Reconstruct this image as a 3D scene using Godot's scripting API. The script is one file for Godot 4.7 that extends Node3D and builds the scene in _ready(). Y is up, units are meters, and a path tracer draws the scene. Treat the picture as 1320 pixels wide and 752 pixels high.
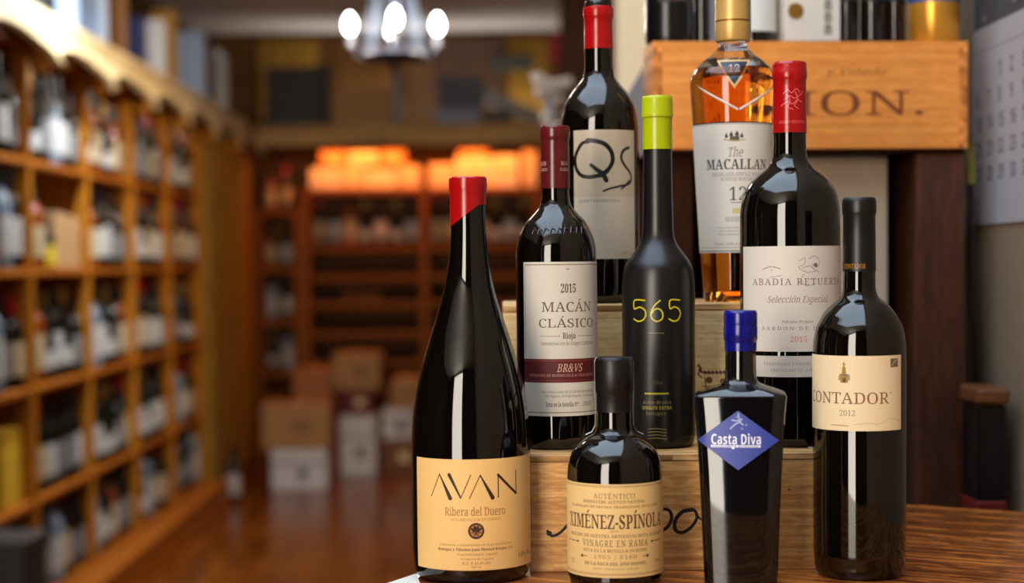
extends Node3D
# ---------------------------------------------------------------- lens of the photograph
const FPX := 2200.0            # focal length in pixels of the 1320 x 752 frame
const EYE := Vector3(0, 1.345, 0)
const PCX := 660.0
const PCY := 440.0             # the frame is a crop: the lens axis lies below its middle
const TABLE_Y := 1.08
const FLOOR_D := 11.9
var cam_basis := Basis()
var M := {}
var used := {}
var rng := RandomNumberGenerator.new()

func pix(px: float, py: float, d: float) -> Vector3:       # the point at depth d seen at a pixel
	var v := cam_basis * Vector3((px - PCX) / FPX, -(py - PCY) / FPX, -1.0)
	return EYE + v * (d / -v.z)

func pix_on(px: float, py: float, y: float) -> Vector3:     # the point at height y seen at a pixel
	var v := cam_basis * Vector3((px - PCX) / FPX, -(py - PCY) / FPX, -1.0)
	return EYE + v * ((y - EYE.y) / v.y)

# ---------------------------------------------------------------- nodes
func numbered(n: String) -> String:
	if not used.has(n):
		used[n] = 0
		return n
	used[n] += 1
	return "%s_%03d" % [n, used[n]]

func thing(n: String, label: String, cat: String, at := Vector3.ZERO, group := "") -> Node3D:
	var o := Node3D.new()
	o.name = numbered(n)
	add_child(o)
	o.position = at
	meta(o, label, cat, group)
	return o

func meta(o: Node, label: String, cat: String, group := "") -> void:
	o.set_meta("label", label)
	o.set_meta("category", cat)
	if group != "":
		o.set_meta("group", group)

func part(n: String, mesh: Mesh, m: Material, parent: Node, at := Vector3.ZERO, rot := Vector3.ZERO) -> MeshInstance3D:
	var o := MeshInstance3D.new()
	o.name = n
	o.mesh = mesh
	o.material_override = m
	parent.add_child(o, true)
	o.position = at
	o.rotation = rot
	return o

func struct(n: String, mesh: Mesh, m: Material, at := Vector3.ZERO, rot := Vector3.ZERO) -> MeshInstance3D:
	var o := part(numbered(n), mesh, m, self, at, rot)
	o.set_meta("kind", "structure")
	o.set_meta("label", n.replace("_", " ") + " of the wine shop")
	return o

func copy_of(o: Node3D, label: String, group: String, at: Vector3) -> Node3D:
	var c: Node3D = o.duplicate()
	var base := String(o.name)
	if base.length() > 4 and base.substr(base.length() - 4, 1) == "_" and base.right(3).is_valid_int():
		base = base.left(base.length() - 4)
	c.name = numbered(base)
	add_child(c)
	c.position = at
	c.set_meta("label", label)
	if group != "":
		c.set_meta("group", group)
	return c

# ---------------------------------------------------------------- materials
func mat(key: String, c: Color, rough := 0.6, metal := 0.0) -> StandardMaterial3D:
	if M.has(key):
		return M[key]
	var m := StandardMaterial3D.new()
	m.albedo_color = c
	m.roughness = rough
	m.metallic = metal
	M[key] = m
	return m

func glow(key: String, c: Color, e: float) -> StandardMaterial3D:
	var m := mat(key, c, 0.5)
	m.emission_enabled = true
	m.emission = c
	m.emission_energy_multiplier = e
	return m

func tri(m: StandardMaterial3D, t: Texture2D, s: float) -> StandardMaterial3D:
	m.albedo_texture = t
	m.uv1_triplanar = true
	m.uv1_scale = Vector3(s, s, s)
	return m

func tex(im: Image) -> ImageTexture:
	return ImageTexture.create_from_image(im)

func grain_image(w: int, h: int, lo: Color, hi: Color, sd: int, stretch: float, bands: float, vertical := false) -> Image:
	var n := FastNoiseLite.new()
	n.seed = sd
	n.frequency = 0.012
	n.fractal_octaves = 4
	var im := Image.create(w, h, false, Image.FORMAT_RGB8)
	for y in h:
		for x in w:
			var a := float(y) if vertical else float(x)
			var b := float(x) if vertical else float(y)
			var warp := n.get_noise_2d(a * 0.5, b * 1.5 + 900.0)
			var v := 0.5 + 0.5 * sin(b * bands + warp * 7.0)
			var f := n.get_noise_2d(a / stretch, b * 3.0)
			var fine := n.get_noise_2d(a / stretch * 2.0 + 300.0, b * 11.0)
			v = clampf(0.36 * v + 0.32 + f * 0.6 + fine * 0.25, 0.0, 1.0)
			im.set_pixel(x, y, lo.lerp(hi, v))
	return im

# ---------------------------------------------------------------- print
var fonts := {}
func font(kind: String) -> Font:
	if fonts.has(kind):
		return fonts[kind]
	var f := SystemFont.new()
	f.font_names = PackedStringArray(["Droid Serif" if kind.begins_with("serif") else "Droid Sans"])
	f.font_weight = 700 if kind.ends_with("bold") else 400
	fonts[kind] = f
	if kind.ends_with("slant"):
		var v := FontVariation.new()
		v.base_font = f
		v.variation_transform = Transform2D(Vector2(1, 0.3), Vector2(0, 1), Vector2.ZERO)
		fonts[kind] = v
	return fonts[kind]

func text_image(s: String, kind: String, c: Color, spacing := 0.0) -> Image:   # tight picture of a line of print
	var size := 96
	var ts := TextServerManager.get_primary_interface()
	var tl := TextLine.new()
	tl.add_string(s, font(kind), size)
	var wide := int(tl.get_size().x + s.length() * absf(spacing) * size) + 120
	var im := Image.create(wide, 220, false, Image.FORMAT_RGBA8)
	im.fill(Color(c.r, c.g, c.b, 0))
	var x := 50.0
	for g in ts.shaped_text_get_glyphs(tl.get_rid()):
		var rid: RID = g.font_rid
		if rid.is_valid() and g.index != 0:
			var sz := Vector2i(g.font_size, 0)
			ts.font_render_glyph(rid, sz, g.index)
			var ti := ts.font_get_glyph_texture_idx(rid, sz, g.index)
			if ti >= 0:
				var r := ts.font_get_glyph_uv_rect(rid, sz, g.index)
				var off := ts.font_get_glyph_offset(rid, sz, g.index)
				var sheet := ts.font_get_texture_image(rid, sz, ti)
				var ri := Rect2i(r)
				for yy in ri.size.y:
					for xx in ri.size.x:
						var p := sheet.get_pixel(ri.position.x + xx, ri.position.y + yy)
						if p.a > 0.02:
							var X := int(x + off.x) + xx
							var Y := int(130 + off.y) + yy
							if X >= 0 and X < wide and Y >= 0 and Y < 220:
								im.set_pixel(X, Y, Color(c.r, c.g, c.b, maxf(p.a * c.a, im.get_pixel(X, Y).a)))
		x += g.advance + spacing * size
	var ink := im.get_used_rect()
	return im.get_region(ink) if ink.size.x > 0 else im

class Sheet:
	# a printed label; everything is given in the photograph's pixels and laid out along the bottle's girth
	var im: Image
	var host
	var cx: float
	var rpx: float
	var y0: float
	var y1: float
	var a0: float
	var a1: float
	var k: float
	func X(px: float) -> float:
		var a: float
		if rpx > 0.0:
			a = asin(clampf((px - cx) / rpx, -1.0, 1.0))
		else:
			a = px - cx
		return (a - a0) / (a1 - a0) * im.get_width()
	func Y(py: float) -> float:
		return (py - y0) / (y1 - y0) * im.get_height()
	func text(s: String, px0: float, px1: float, py0: float, py1: float, c: Color, kind := "serif", spacing := 0.0) -> void:
		var t: Image = host.text_image(s, kind, c, spacing)
		var w := maxi(2, int(X(px1) - X(px0)))
		var h := maxi(2, int(Y(py1) - Y(py0)))
		t.resize(w, h, Image.INTERPOLATE_LANCZOS if w > t.get_width() else Image.INTERPOLATE_TRILINEAR)
		im.blend_rect(t, Rect2i(0, 0, w, h), Vector2i(int(X(px0)), int(Y(py0))))
	func rect(px0: float, px1: float, py0: float, py1: float, c: Color) -> void:
		var a := Vector2i(int(X(px0)), int(Y(py0)))
		var b := Vector2i(maxi(a.x + 1, int(X(px1))), maxi(a.y + 1, int(Y(py1))))
		im.fill_rect(Rect2i(a, b - a), c)
	func stroke(pts: Array, w0: float, w1: float, c: Color) -> void:      # a smooth pen stroke through the points, its width going from w0 to w1 pixels
		var cv := Curve2D.new()
		for i in pts.size():
			var p: Vector2 = pts[i]
			var t := Vector2.ZERO
			if pts.size() > 2:
				var q: Vector2 = pts[mini(i + 1, pts.size() - 1)]
				var o: Vector2 = pts[maxi(i - 1, 0)]
				t = (q - o) / 6.0
			cv.add_point(p, -t, t)
		cv.bake_interval = 0.12
		var L := cv.get_baked_length()
		var ky := im.get_height() / (y1 - y0)
		var s := 0.0
		while s <= L:
			var p := cv.sample_baked(s)
			var f := s / maxf(L, 0.001)
			var r := maxf(0.8, lerpf(w0, w1, f) * 0.5 * ky)
			var ox := X(p.x)
			var oy := Y(p.y)
			for yy in range(int(-r), int(r) + 1):
				var hw := sqrt(maxf(0.0, r * r - yy * yy))
				im.fill_rect(Rect2i(int(ox - hw), int(oy + yy), maxi(1, int(2 * hw)), 1), c)
			s += maxf(0.12, r / ky * 0.3)
	func disc(px: float, py: float, r: float, c: Color) -> void:
		stroke([Vector2(px, py), Vector2(px + 0.05, py)], r * 2, r * 2, c)
	func lines(rows: Array, c: Color, kind := "serif") -> void:            # rows of [words, x0, x1, y0, y1]
		for r in rows:
			text(r[0], r[1], r[2], r[3], r[4], c, kind)

func sheet(cx: float, rpx: float, px0: float, px1: float, y0: float, y1: float, bg: Color, res := 8.0) -> Sheet:
	var s := Sheet.new()
	s.host = self
	s.cx = cx
	s.rpx = rpx
	s.y0 = y0
	s.y1 = y1
	if rpx > 0.0:
		s.a0 = asin(clampf((px0 - cx) / rpx, -1.0, 1.0)) if absf(px0 - cx) <= rpx else -PI / 2 - 0.2
		s.a1 = asin(clampf((px1 - cx) / rpx, -1.0, 1.0)) if absf(px1 - cx) <= rpx else PI / 2 + 0.2
		s.im = Image.create(int((s.a1 - s.a0) * rpx * res), int((y1 - y0) * res), false, Image.FORMAT_RGBA8)
	else:
		s.a0 = px0 - cx
		s.a1 = px1 - cx
		s.im = Image.create(int((px1 - px0) * res), int((y1 - y0) * res), false, Image.FORMAT_RGBA8)
	s.im.fill(bg)
	return s

func printed(s: Sheet, key: String, rough := 0.62, metal := 0.0) -> StandardMaterial3D:
	var m := mat(key, Color.WHITE, rough, metal)
	m.albedo_texture = tex(s.im)
	m.texture_repeat = false
	return m

# ---------------------------------------------------------------- shapes
func curve(pts: Array, steps := 6) -> Array:     # Catmull-Rom through [radius, height] points
	var out := []
	for i in pts.size() - 1:
		var p1 := Vector2(pts[i][0], pts[i][1])
		var p2 := Vector2(pts[i + 1][0], pts[i + 1][1])
		var p0 := Vector2(pts[maxi(i - 1, 0)][0], pts[maxi(i - 1, 0)][1])
		var p3 := Vector2(pts[mini(i + 2, pts.size() - 1)][0], pts[mini(i + 2, pts.size() - 1)][1])
		for j in steps:
			var q := p1.cubic_interpolate(p2, p0, p3, float(j) / steps)
			out.append([maxf(q.x, 0.0), q.y])
	out.append(pts[-1])
	return out

func lathe(prof: Array, seg := 48, a0 := 0.0, a1 := TAU, cut := 0.0) -> ArrayMesh:   # profile of [radius, height] from the bottom up; cut tilts the lowest ring
	var rings := []        # [r, y, normal_r, normal_y, joined to the next]
	var n := prof.size()
	var nor := []
	for i in n - 1:
		var d := Vector2(prof[i + 1][0] - prof[i][0], prof[i + 1][1] - prof[i][1])
		nor.append(Vector2(d.y, -d.x).normalized() if d.length() > 1e-9 else Vector2(1, 0))
	for i in n:
		var r: float = prof[i][0]
		var y: float = prof[i][1]
		if i == 0:
			rings.append([r, y, nor[0], true])
		elif i == n - 1:
			rings.append([r, y, nor[n - 2], false])
		elif nor[i - 1].dot(nor[i]) < 0.8:
			rings.append([r, y, nor[i - 1], false])
			rings.append([r, y, nor[i], true])
		else:
			rings.append([r, y, (nor[i - 1] + nor[i]).normalized(), true])
	var V := PackedVector3Array()
	var N := PackedVector3Array()
	var U := PackedVector2Array()
	var I := PackedInt32Array()
	var ylo: float = prof[0][1]
	var yhi: float = prof[n - 1][1]
	for k in rings.size():
		var q = rings[k]
		for j in seg + 1:
			var a := lerpf(a0, a1, float(j) / seg)
			var yy: float = q[1]
			if cut != 0.0 and k == 0:
				yy += cut * sin(a)
			V.append(Vector3(q[0] * sin(a), yy, q[0] * cos(a)))
			N.append(Vector3(q[2].x * sin(a), q[2].y, q[2].x * cos(a)))
			U.append(Vector2(float(j) / seg, 1.0 - (q[1] - ylo) / maxf(yhi - ylo, 1e-6)))
	for k in rings.size() - 1:
		if rings[k][3]:
			for j in seg:
				var b := k * (seg + 1) + j
				var t := b + seg + 1
				for id in [b, t + 1, b + 1, b, t, t + 1]:
					I.append(id)
	return arrays(V, N, U, I)

func arrays(V, N, U, I) -> ArrayMesh:
	var A := []
	A.resize(Mesh.ARRAY_MAX)
	A[Mesh.ARRAY_VERTEX] = V
	A[Mesh.ARRAY_NORMAL] = N
	A[Mesh.ARRAY_TEX_UV] = U
	A[Mesh.ARRAY_INDEX] = I
	var m := ArrayMesh.new()
	m.add_surface_from_arrays(Mesh.PRIMITIVE_TRIANGLES, A)
	return m

var boxes := {}
func box(sx: float, sy: float, sz: float, b := 0.003) -> ArrayMesh:      # chamfered block, centred, standing on y = 0
	var key := "%.4f %.4f %.4f %.4f" % [sx, sy, sz, b]
	if boxes.has(key):
		return boxes[key]
	b = minf(b, minf(sx, minf(sy, sz)) * 0.3)
	var st := SurfaceTool.new()
	st.begin(Mesh.PRIMITIVE_TRIANGLES)
	var h := Vector3(sx, sy, sz) * 0.5
	var ax := [Vector3.RIGHT, Vector3.UP, Vector3.BACK]
	var face := func(c: Array):
		var ctr := Vector3.ZERO
		for p in c:
			ctr += p
		ctr /= c.size()
		var nn: Vector3 = (c[1] - c[0]).cross(c[2] - c[0])
		var order := range(c.size())
		if nn.dot(ctr) > 0.0:
			order.reverse()
			nn = -nn
		nn = -nn.normalized()
		for i in range(1, c.size() - 1):
			for id in [order[0], order[i], order[i + 1]]:
				st.set_normal(nn)
				var p: Vector3 = c[id]
				st.set_uv(Vector2(p.x / sx + 0.5, 0.5 - p.y / sy))
				st.add_vertex(p + Vector3(0, h.y, 0))
	for i in 3:
		var u: Vector3 = ax[(i + 1) % 3]
		var v: Vector3 = ax[(i + 2) % 3]
		var hu: float = h.dot(u) - b
		var hv: float = h.dot(v) - b
		for s in [-1, 1]:
			var c: Vector3 = ax[i] * s * h[i]
			face.call([c + u * hu + v * hv, c - u * hu + v * hv, c - u * hu - v * hv, c + u * hu - v * hv])
		for s in [-1, 1]:
			for t in [-1, 1]:
				var w: float = h[i] - b
				var e1: Vector3 = u * s * h.dot(u) + v * t * hv
				var e2: Vector3 = u * s * hu + v * t * h.dot(v)
				face.call([e1 + ax[i] * w, e1 - ax[i] * w, e2 - ax[i] * w, e2 + ax[i] * w])
	for s in [-1, 1]:
		for t in [-1, 1]:
			for r in [-1, 1]:
				var g := Vector3(s, t, r)
				face.call([Vector3(h.x, h.y - b, h.z - b) * g, Vector3(h.x - b, h.y, h.z - b) * g, Vector3(h.x - b, h.y - b, h.z) * g])
	boxes[key] = st.commit()
	return boxes[key]

func quad(a: Vector3, b: Vector3, c: Vector3, d: Vector3) -> ArrayMesh:   # a top left, b top right, c bottom right, d bottom left, seen from the front
	var n := (b - a).cross(d - a).normalized() * -1.0
	return arrays(PackedVector3Array([a, b, c, d]), PackedVector3Array([n, n, n, n]), PackedVector2Array([Vector2(0, 0), Vector2(1, 0), Vector2(1, 1), Vector2(0, 1)]), PackedInt32Array([0, 1, 2, 0, 2, 3]))

func tube(pts: Array, r: float, seg := 10) -> ArrayMesh:
	var V := PackedVector3Array()
	var N := PackedVector3Array()
	var U := PackedVector2Array()
	var I := PackedInt32Array()
	var side := Vector3(0.31, 0.12, 0.94)
	for i in pts.size():
		var t: Vector3 = (pts[mini(i + 1, pts.size() - 1)] - pts[maxi(i - 1, 0)]).normalized()
		var u := t.cross(side).normalized()
		var v := t.cross(u)
		for j in seg + 1:
			var a := TAU * j / seg
			var n := u * cos(a) + v * sin(a)
			V.append(pts[i] + n * r)
			N.append(n)
			U.append(Vector2(float(j) / seg, float(i)))
	for i in pts.size() - 1:
		for j in seg:
			var b := i * (seg + 1) + j
			for id in [b, b + seg + 1, b + 1, b + 1, b + seg + 1, b + seg + 2]:
				I.append(id)
	return arrays(V, N, U, I)

func loft(secs: Array, seg := 64) -> ArrayMesh:      # sections of [height, half width, squareness, half depth, bow of the faces] on a rounded square
	var st := SurfaceTool.new()
	st.begin(Mesh.PRIMITIVE_TRIANGLES)
	st.set_smooth_group(0)
	var ring := func(s) -> Array:
		var out := []
		for j in seg:
			var a := TAU * j / seg
			var c := cos(a)
			var e: float = 2.0 / s[2]
			var sn := sin(a)
			var u := signf(sn) * pow(absf(sn), e)
			out.append(Vector3(u * s[1], s[0], signf(c) * pow(absf(c), e) * s[3] * (1.0 - s[4] * u * u)))
		return out
	var prev: Array = ring.call(secs[0])
	for i in range(1, secs.size()):
		var cur: Array = ring.call(secs[i])
		for j in seg:
			var k := (j + 1) % seg
			for p in [prev[j], cur[k], prev[k], prev[j], cur[j], cur[k]]:
				st.add_vertex(p)
		prev = cur
	for end in [0, secs.size() - 1]:
		var r: Array = ring.call(secs[end])
		st.set_smooth_group(end + 1)
		for j in seg:
			var k := (j + 1) % seg
			var ctr := Vector3(0, secs[end][0], 0)
			for p in ([r[j], r[k], ctr] if end == 0 else [r[k], r[j], ctr]):
				st.add_vertex(p)
	st.index()
	st.generate_normals()
	return st.commit()

func flat_poly(pts: PackedVector2Array, thick: float) -> ArrayMesh:      # an outline in x, y given thickness along z, centred on z = 0
	var st := SurfaceTool.new()
	st.begin(Mesh.PRIMITIVE_TRIANGLES)
	var idx := Geometry2D.triangulate_polygon(pts)
	for side in [1, -1]:
		for i in range(0, idx.size(), 3):
			var tri3 := [idx[i], idx[i + 1], idx[i + 2]]
			var a := pts[tri3[0]]
			var b := pts[tri3[1]]
			var c := pts[tri3[2]]
			if ((b - a).cross(c - a) > 0.0) == (side > 0):
				tri3.reverse()
			for id in tri3:
				st.set_normal(Vector3(0, 0, side))
				st.set_uv(pts[id])
				st.add_vertex(Vector3(pts[id].x, pts[id].y, side * thick * 0.5))
	var ccw := not Geometry2D.is_polygon_clockwise(pts)
	for i in pts.size():
		var a := pts[i]
		var b := pts[(i + 1) % pts.size()]
		if not ccw:
			var t := a
			a = b
			b = t
		var n := Vector3((b - a).y, -(b - a).x, 0).normalized()
		var q := [Vector3(a.x, a.y, thick / 2), Vector3(a.x, a.y, -thick / 2), Vector3(b.x, b.y, -thick / 2), Vector3(b.x, b.y, thick / 2)]
		for id in [0, 2, 1, 0, 3, 2]:
			st.set_normal(n)
			st.set_uv(Vector2(q[id].x, q[id].y))
			st.add_vertex(q[id])
	return st.commit()

# ---------------------------------------------------------------- a bottle read from the photograph
class Spec:
	var cx: float
	var d: float
	var base: float
	var s: float
	var ypix: float     # row of the axis' foot
	func r(hw: float) -> float:
		return hw / s
	func y(py: float) -> float:
		return (ypix - py) / s

func spec(cx: float, d: float, support: float) -> Spec:
	var b := Spec.new()
	b.cx = cx
	b.d = d
	b.base = support
	b.s = FPX / d
	# the row at which the axis meets its support
	var lo := 0.0
	var hi := 900.0
	for i in 40:
		var mid := (lo + hi) / 2
		if pix(cx, mid, d).y > support:
			lo = mid
		else:
			hi = mid
	b.ypix = lo
	return b

func place(b: Spec, px_mid := -1.0) -> Vector3:
	var p := pix(b.cx, b.ypix if px_mid < 0 else px_mid, b.d)
	return Vector3(p.x, b.base, p.z)

func prof(b: Spec, rows: Array, steps := 5) -> Array:      # rows of [half width, image row] from the foot up
	var out := []
	for q in rows:
		out.append([b.r(q[0]), b.y(q[1])])
	return curve(out, steps)

func foot(b: Spec, hw: float) -> Array:                    # punted base with a rounded heel, up to the straight wall
	var R := b.r(hw)
	return [[0.0, 0.018], [R * 0.35, 0.016], [R * 0.62, 0.004], [R * 0.74, 0.0005], [R * 0.80, 0.0], [R * 0.9, 0.0008], [R * 0.965, 0.004], [R * 0.992, 0.009], [R, 0.016]]

func patch(b: Spec, s: Sheet, rows: Array, lift := 0.00035) -> ArrayMesh:   # a label that follows the wall
	var p := []
	for q in rows:
		p.append([b.r(q[0]) + lift, b.y(q[1])])
	# the paper has thickness: turn its edges in
	p.insert(0, [p[0][0] - lift, p[0][1]])
	p.append([p[-1][0] - lift, p[-1][1]])
	return lathe(p, 48, s.a0, s.a1)

func cap_of(b: Spec, rows: Array, cut := 0.0) -> ArrayMesh:   # a capsule: rows of [half width, image row] from its hem up, closed on top
	var p := []
	for q in rows:
		p.append([b.r(q[0]), b.y(q[1])])
	p.append([p[-1][0] * 0.93, p[-1][1] + 0.0012])
	p.append([p[-1][0] * 0.6, p[-1][1] + 0.0003])
	p.append([0.0, p[-1][1] + 0.0001])
	return lathe(p, 48, 0.0, TAU, cut)

func area_light(n: String, at: Vector3, rot: Vector3, size: Vector2, c: Color, e: float) -> void:
	var l := AreaLight3D.new()
	l.name = n
	add_child(l)
	l.position = at
	l.rotation = rot
	l.area_size = size
	l.light_color = c
	l.light_energy = e
	l.shadow_enabled = true
	l.set("area_range", 30.0)

func _ready() -> void:
	rng.seed = 7
	# ---- camera
	cam_basis = Basis(Vector3.UP, -10.0 / FPX) * Basis(Vector3.RIGHT, -atan(103.0 / FPX)) * Basis(Vector3.BACK, deg_to_rad(-0.6))
	var cam := Camera3D.new()
	cam.name = "camera"
	add_child(cam)
	var at := CameraAttributesPhysical.new()
	at.frustum_focal_length = 70.0
	at.frustum_focus_distance = 1.45
	at.exposure_aperture = 4.6
	cam.attributes = at
	cam.set_frustum(0.05 * 752.0 / FPX, Vector2(0, 0.05 * (PCY - 376.0) / FPX), 0.05, 60.0)
	cam.transform = Transform3D(cam_basis, EYE)
	cam.current = true
	# ---- sky and exposure
	var env := Environment.new()
	env.background_mode = Environment.BG_COLOR
	env.background_color = Color(0.80, 0.89, 1.0)
	env.background_energy_multiplier = 3.0
	env.tonemap_mode = Environment.TONE_MAPPER_LINEAR
	env.tonemap_exposure = 1.0
	env.sdfgi_enabled = true
	env.ssao_enabled = true
	env.ssil_enabled = true  # added lamp, kept out of view, lifts the ceiling and upper back wall
	var we := WorldEnvironment.new()
	we.name = "world"
	we.environment = env
	add_child(we)
	# ---- large lights: daylight in the glazed door behind the camera, cool ceiling panels, warm strip over the back rack
	area_light("door_daylight", Vector3(-1.67, 1.65, 1.87), Vector3.ZERO, Vector2(1.35, 2.4), Color(1.0, 0.93, 0.82), 10.5)
	area_light("skylight_daylight", Vector3(-0.45, 2.90, -1.0), Vector3(-PI / 2, 0, 0), Vector2(2.0, 2.2), Color(0.87, 0.94, 1.0), 3.1)
	area_light("rack_panel_light", Vector3(-1.2, 2.905, -5.0), Vector3(-PI / 2, 0, 0), Vector2(0.6, 0.6), Color(1.0, 0.96, 0.90), 1.15)
	area_light("aisle_panel_light", Vector3(-0.3, 2.905, -8.0), Vector3(-PI / 2, 0, 0), Vector2(0.6, 0.6), Color(1.0, 0.84, 0.62), 1.2)
	area_light("strip_glow_light", Vector3(-0.55, 2.17, -11.27), Vector3(-PI / 2, 0, 0), Vector2(1.5, 0.05), Color(1.0, 0.54, 0.18), 1.7)
	area_light("added_ceiling_light", Vector3(-0.55, 2.295, -11.72), Vector3(PI / 2, 0, 0), Vector2(1.9, 0.05), Color(1.0, 0.95, 0.90), 0.6)  # added uplight, stands in for bounce on the back ceiling
	var spot := SpotLight3D.new()
	spot.name = "canopy_spot_light"
	add_child(spot)
	spot.position = Vector3(-1.23, 2.83, -6.05)
	spot.basis = Basis.looking_at(Vector3(-1.58, 2.18, -6.15) - spot.position)
	spot.spot_angle = 62.0
	spot.spot_angle_attenuation = 0.9
	spot.spot_range = 30.0
	spot.spot_attenuation = 2.0
	spot.light_size = 0.04
	spot.light_color = Color(0.84, 0.92, 1.0)
	spot.light_energy = 6.0
	spot.shadow_enabled = true
	materials()
	room()
	counter()
	hero_bottles()
	crate_corner()
	wall_rack()
	back_rack()
	floor_boxes()
	chandelier()

func materials() -> void:
	var gh := tex(grain_image(512, 512, Color(0.62, 0.55, 0.46), Color(1, 1, 1), 3, 14.0, 0.16))
	var gv := tex(grain_image(512, 512, Color(0.62, 0.55, 0.46), Color(1, 1, 1), 4, 14.0, 0.16, true))
	M["gh"] = gh
	M["gv"] = gv
	tri(mat("rack_wood", Color(0.80, 0.51, 0.13), 0.5), gv, 2.0)
	tri(mat("rack_board", Color(0.70, 0.40, 0.12), 0.5), gh, 2.0)
	tri(mat("fascia_wood", Color(0.88, 0.78, 0.58), 0.4), gh, 1.5)
	tri(mat("olive_wood", Color(0.64, 0.50, 0.20), 0.55), gv, 1.5)
	tri(mat("back_wood", Color(0.62, 0.36, 0.10), 0.5), gv, 2.0)
	tri(mat("dark_wood", Color(0.25, 0.135, 0.065), 0.55), gv, 2.5)
	tri(mat("pine", Color(0.95, 0.75, 0.48), 0.55), gh, 3.0)
	tri(mat("soffit_wood", Color(0.74, 0.60, 0.40), 0.6), gh, 1.0)
	tri(mat("panel_wood", Color(0.46, 0.33, 0.17), 0.6), gv, 1.0)
	tri(mat("floor_wood", Color(0.56, 0.31, 0.10), 0.2), tex(grain_image(512, 512, Color(0.55, 0.5, 0.45), Color(1, 1, 1), 9, 10.0, 0.09, true)), 0.6)
	for k in ["rack_wood", "rack_board", "olive_wood", "back_wood", "dark_wood", "soffit_wood", "panel_wood"]:
		M[k].metallic_specular = 0.22
	M.floor_wood.metallic_specular = 0.4
	mat("plaster", Color(0.74, 0.70, 0.64), 0.85)
	tri(mat("front_wood", Color(0.26, 0.16, 0.09), 0.6), gv, 1.5).metallic_specular = 0.25
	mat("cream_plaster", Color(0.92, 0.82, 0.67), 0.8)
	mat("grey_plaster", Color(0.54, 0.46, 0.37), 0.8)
	mat("ceiling_paint", Color(0.84, 0.83, 0.82), 0.85)
	mat("black_glass", Color(0.028, 0.022, 0.018), 0.03).metallic_specular = 0.6
	mat("dark_glass", Color(0.05, 0.06, 0.045), 0.05)
	mat("pale_glass", Color(0.42, 0.46, 0.50), 0.1)
	mat("amber_bottle", Color(0.45, 0.19, 0.04), 0.08)
	mat("paper", Color(0.88, 0.86, 0.82), 0.7)
	mat("cream_paper", Color(0.84, 0.74, 0.56), 0.7)
	mat("card", Color(0.60, 0.44, 0.27), 0.8)
	mat("white_card", Color(0.76, 0.75, 0.76), 0.7)
	mat("maroon_card", Color(0.36, 0.10, 0.10), 0.7)
	mat("black_plastic", Color(0.02, 0.02, 0.022), 0.35)
	mat("red_foil", Color(0.66, 0.045, 0.06), 0.2)
	mat("black_foil", Color(0.03, 0.03, 0.03), 0.4)
	mat("steel", Color(0.62, 0.63, 0.66), 0.25, 1.0)
	var pane := mat("pane", Color(0.9, 0.95, 1.0, 0.06), 0.02)
	pane.transparency = BaseMaterial3D.TRANSPARENCY_ALPHA

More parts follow.
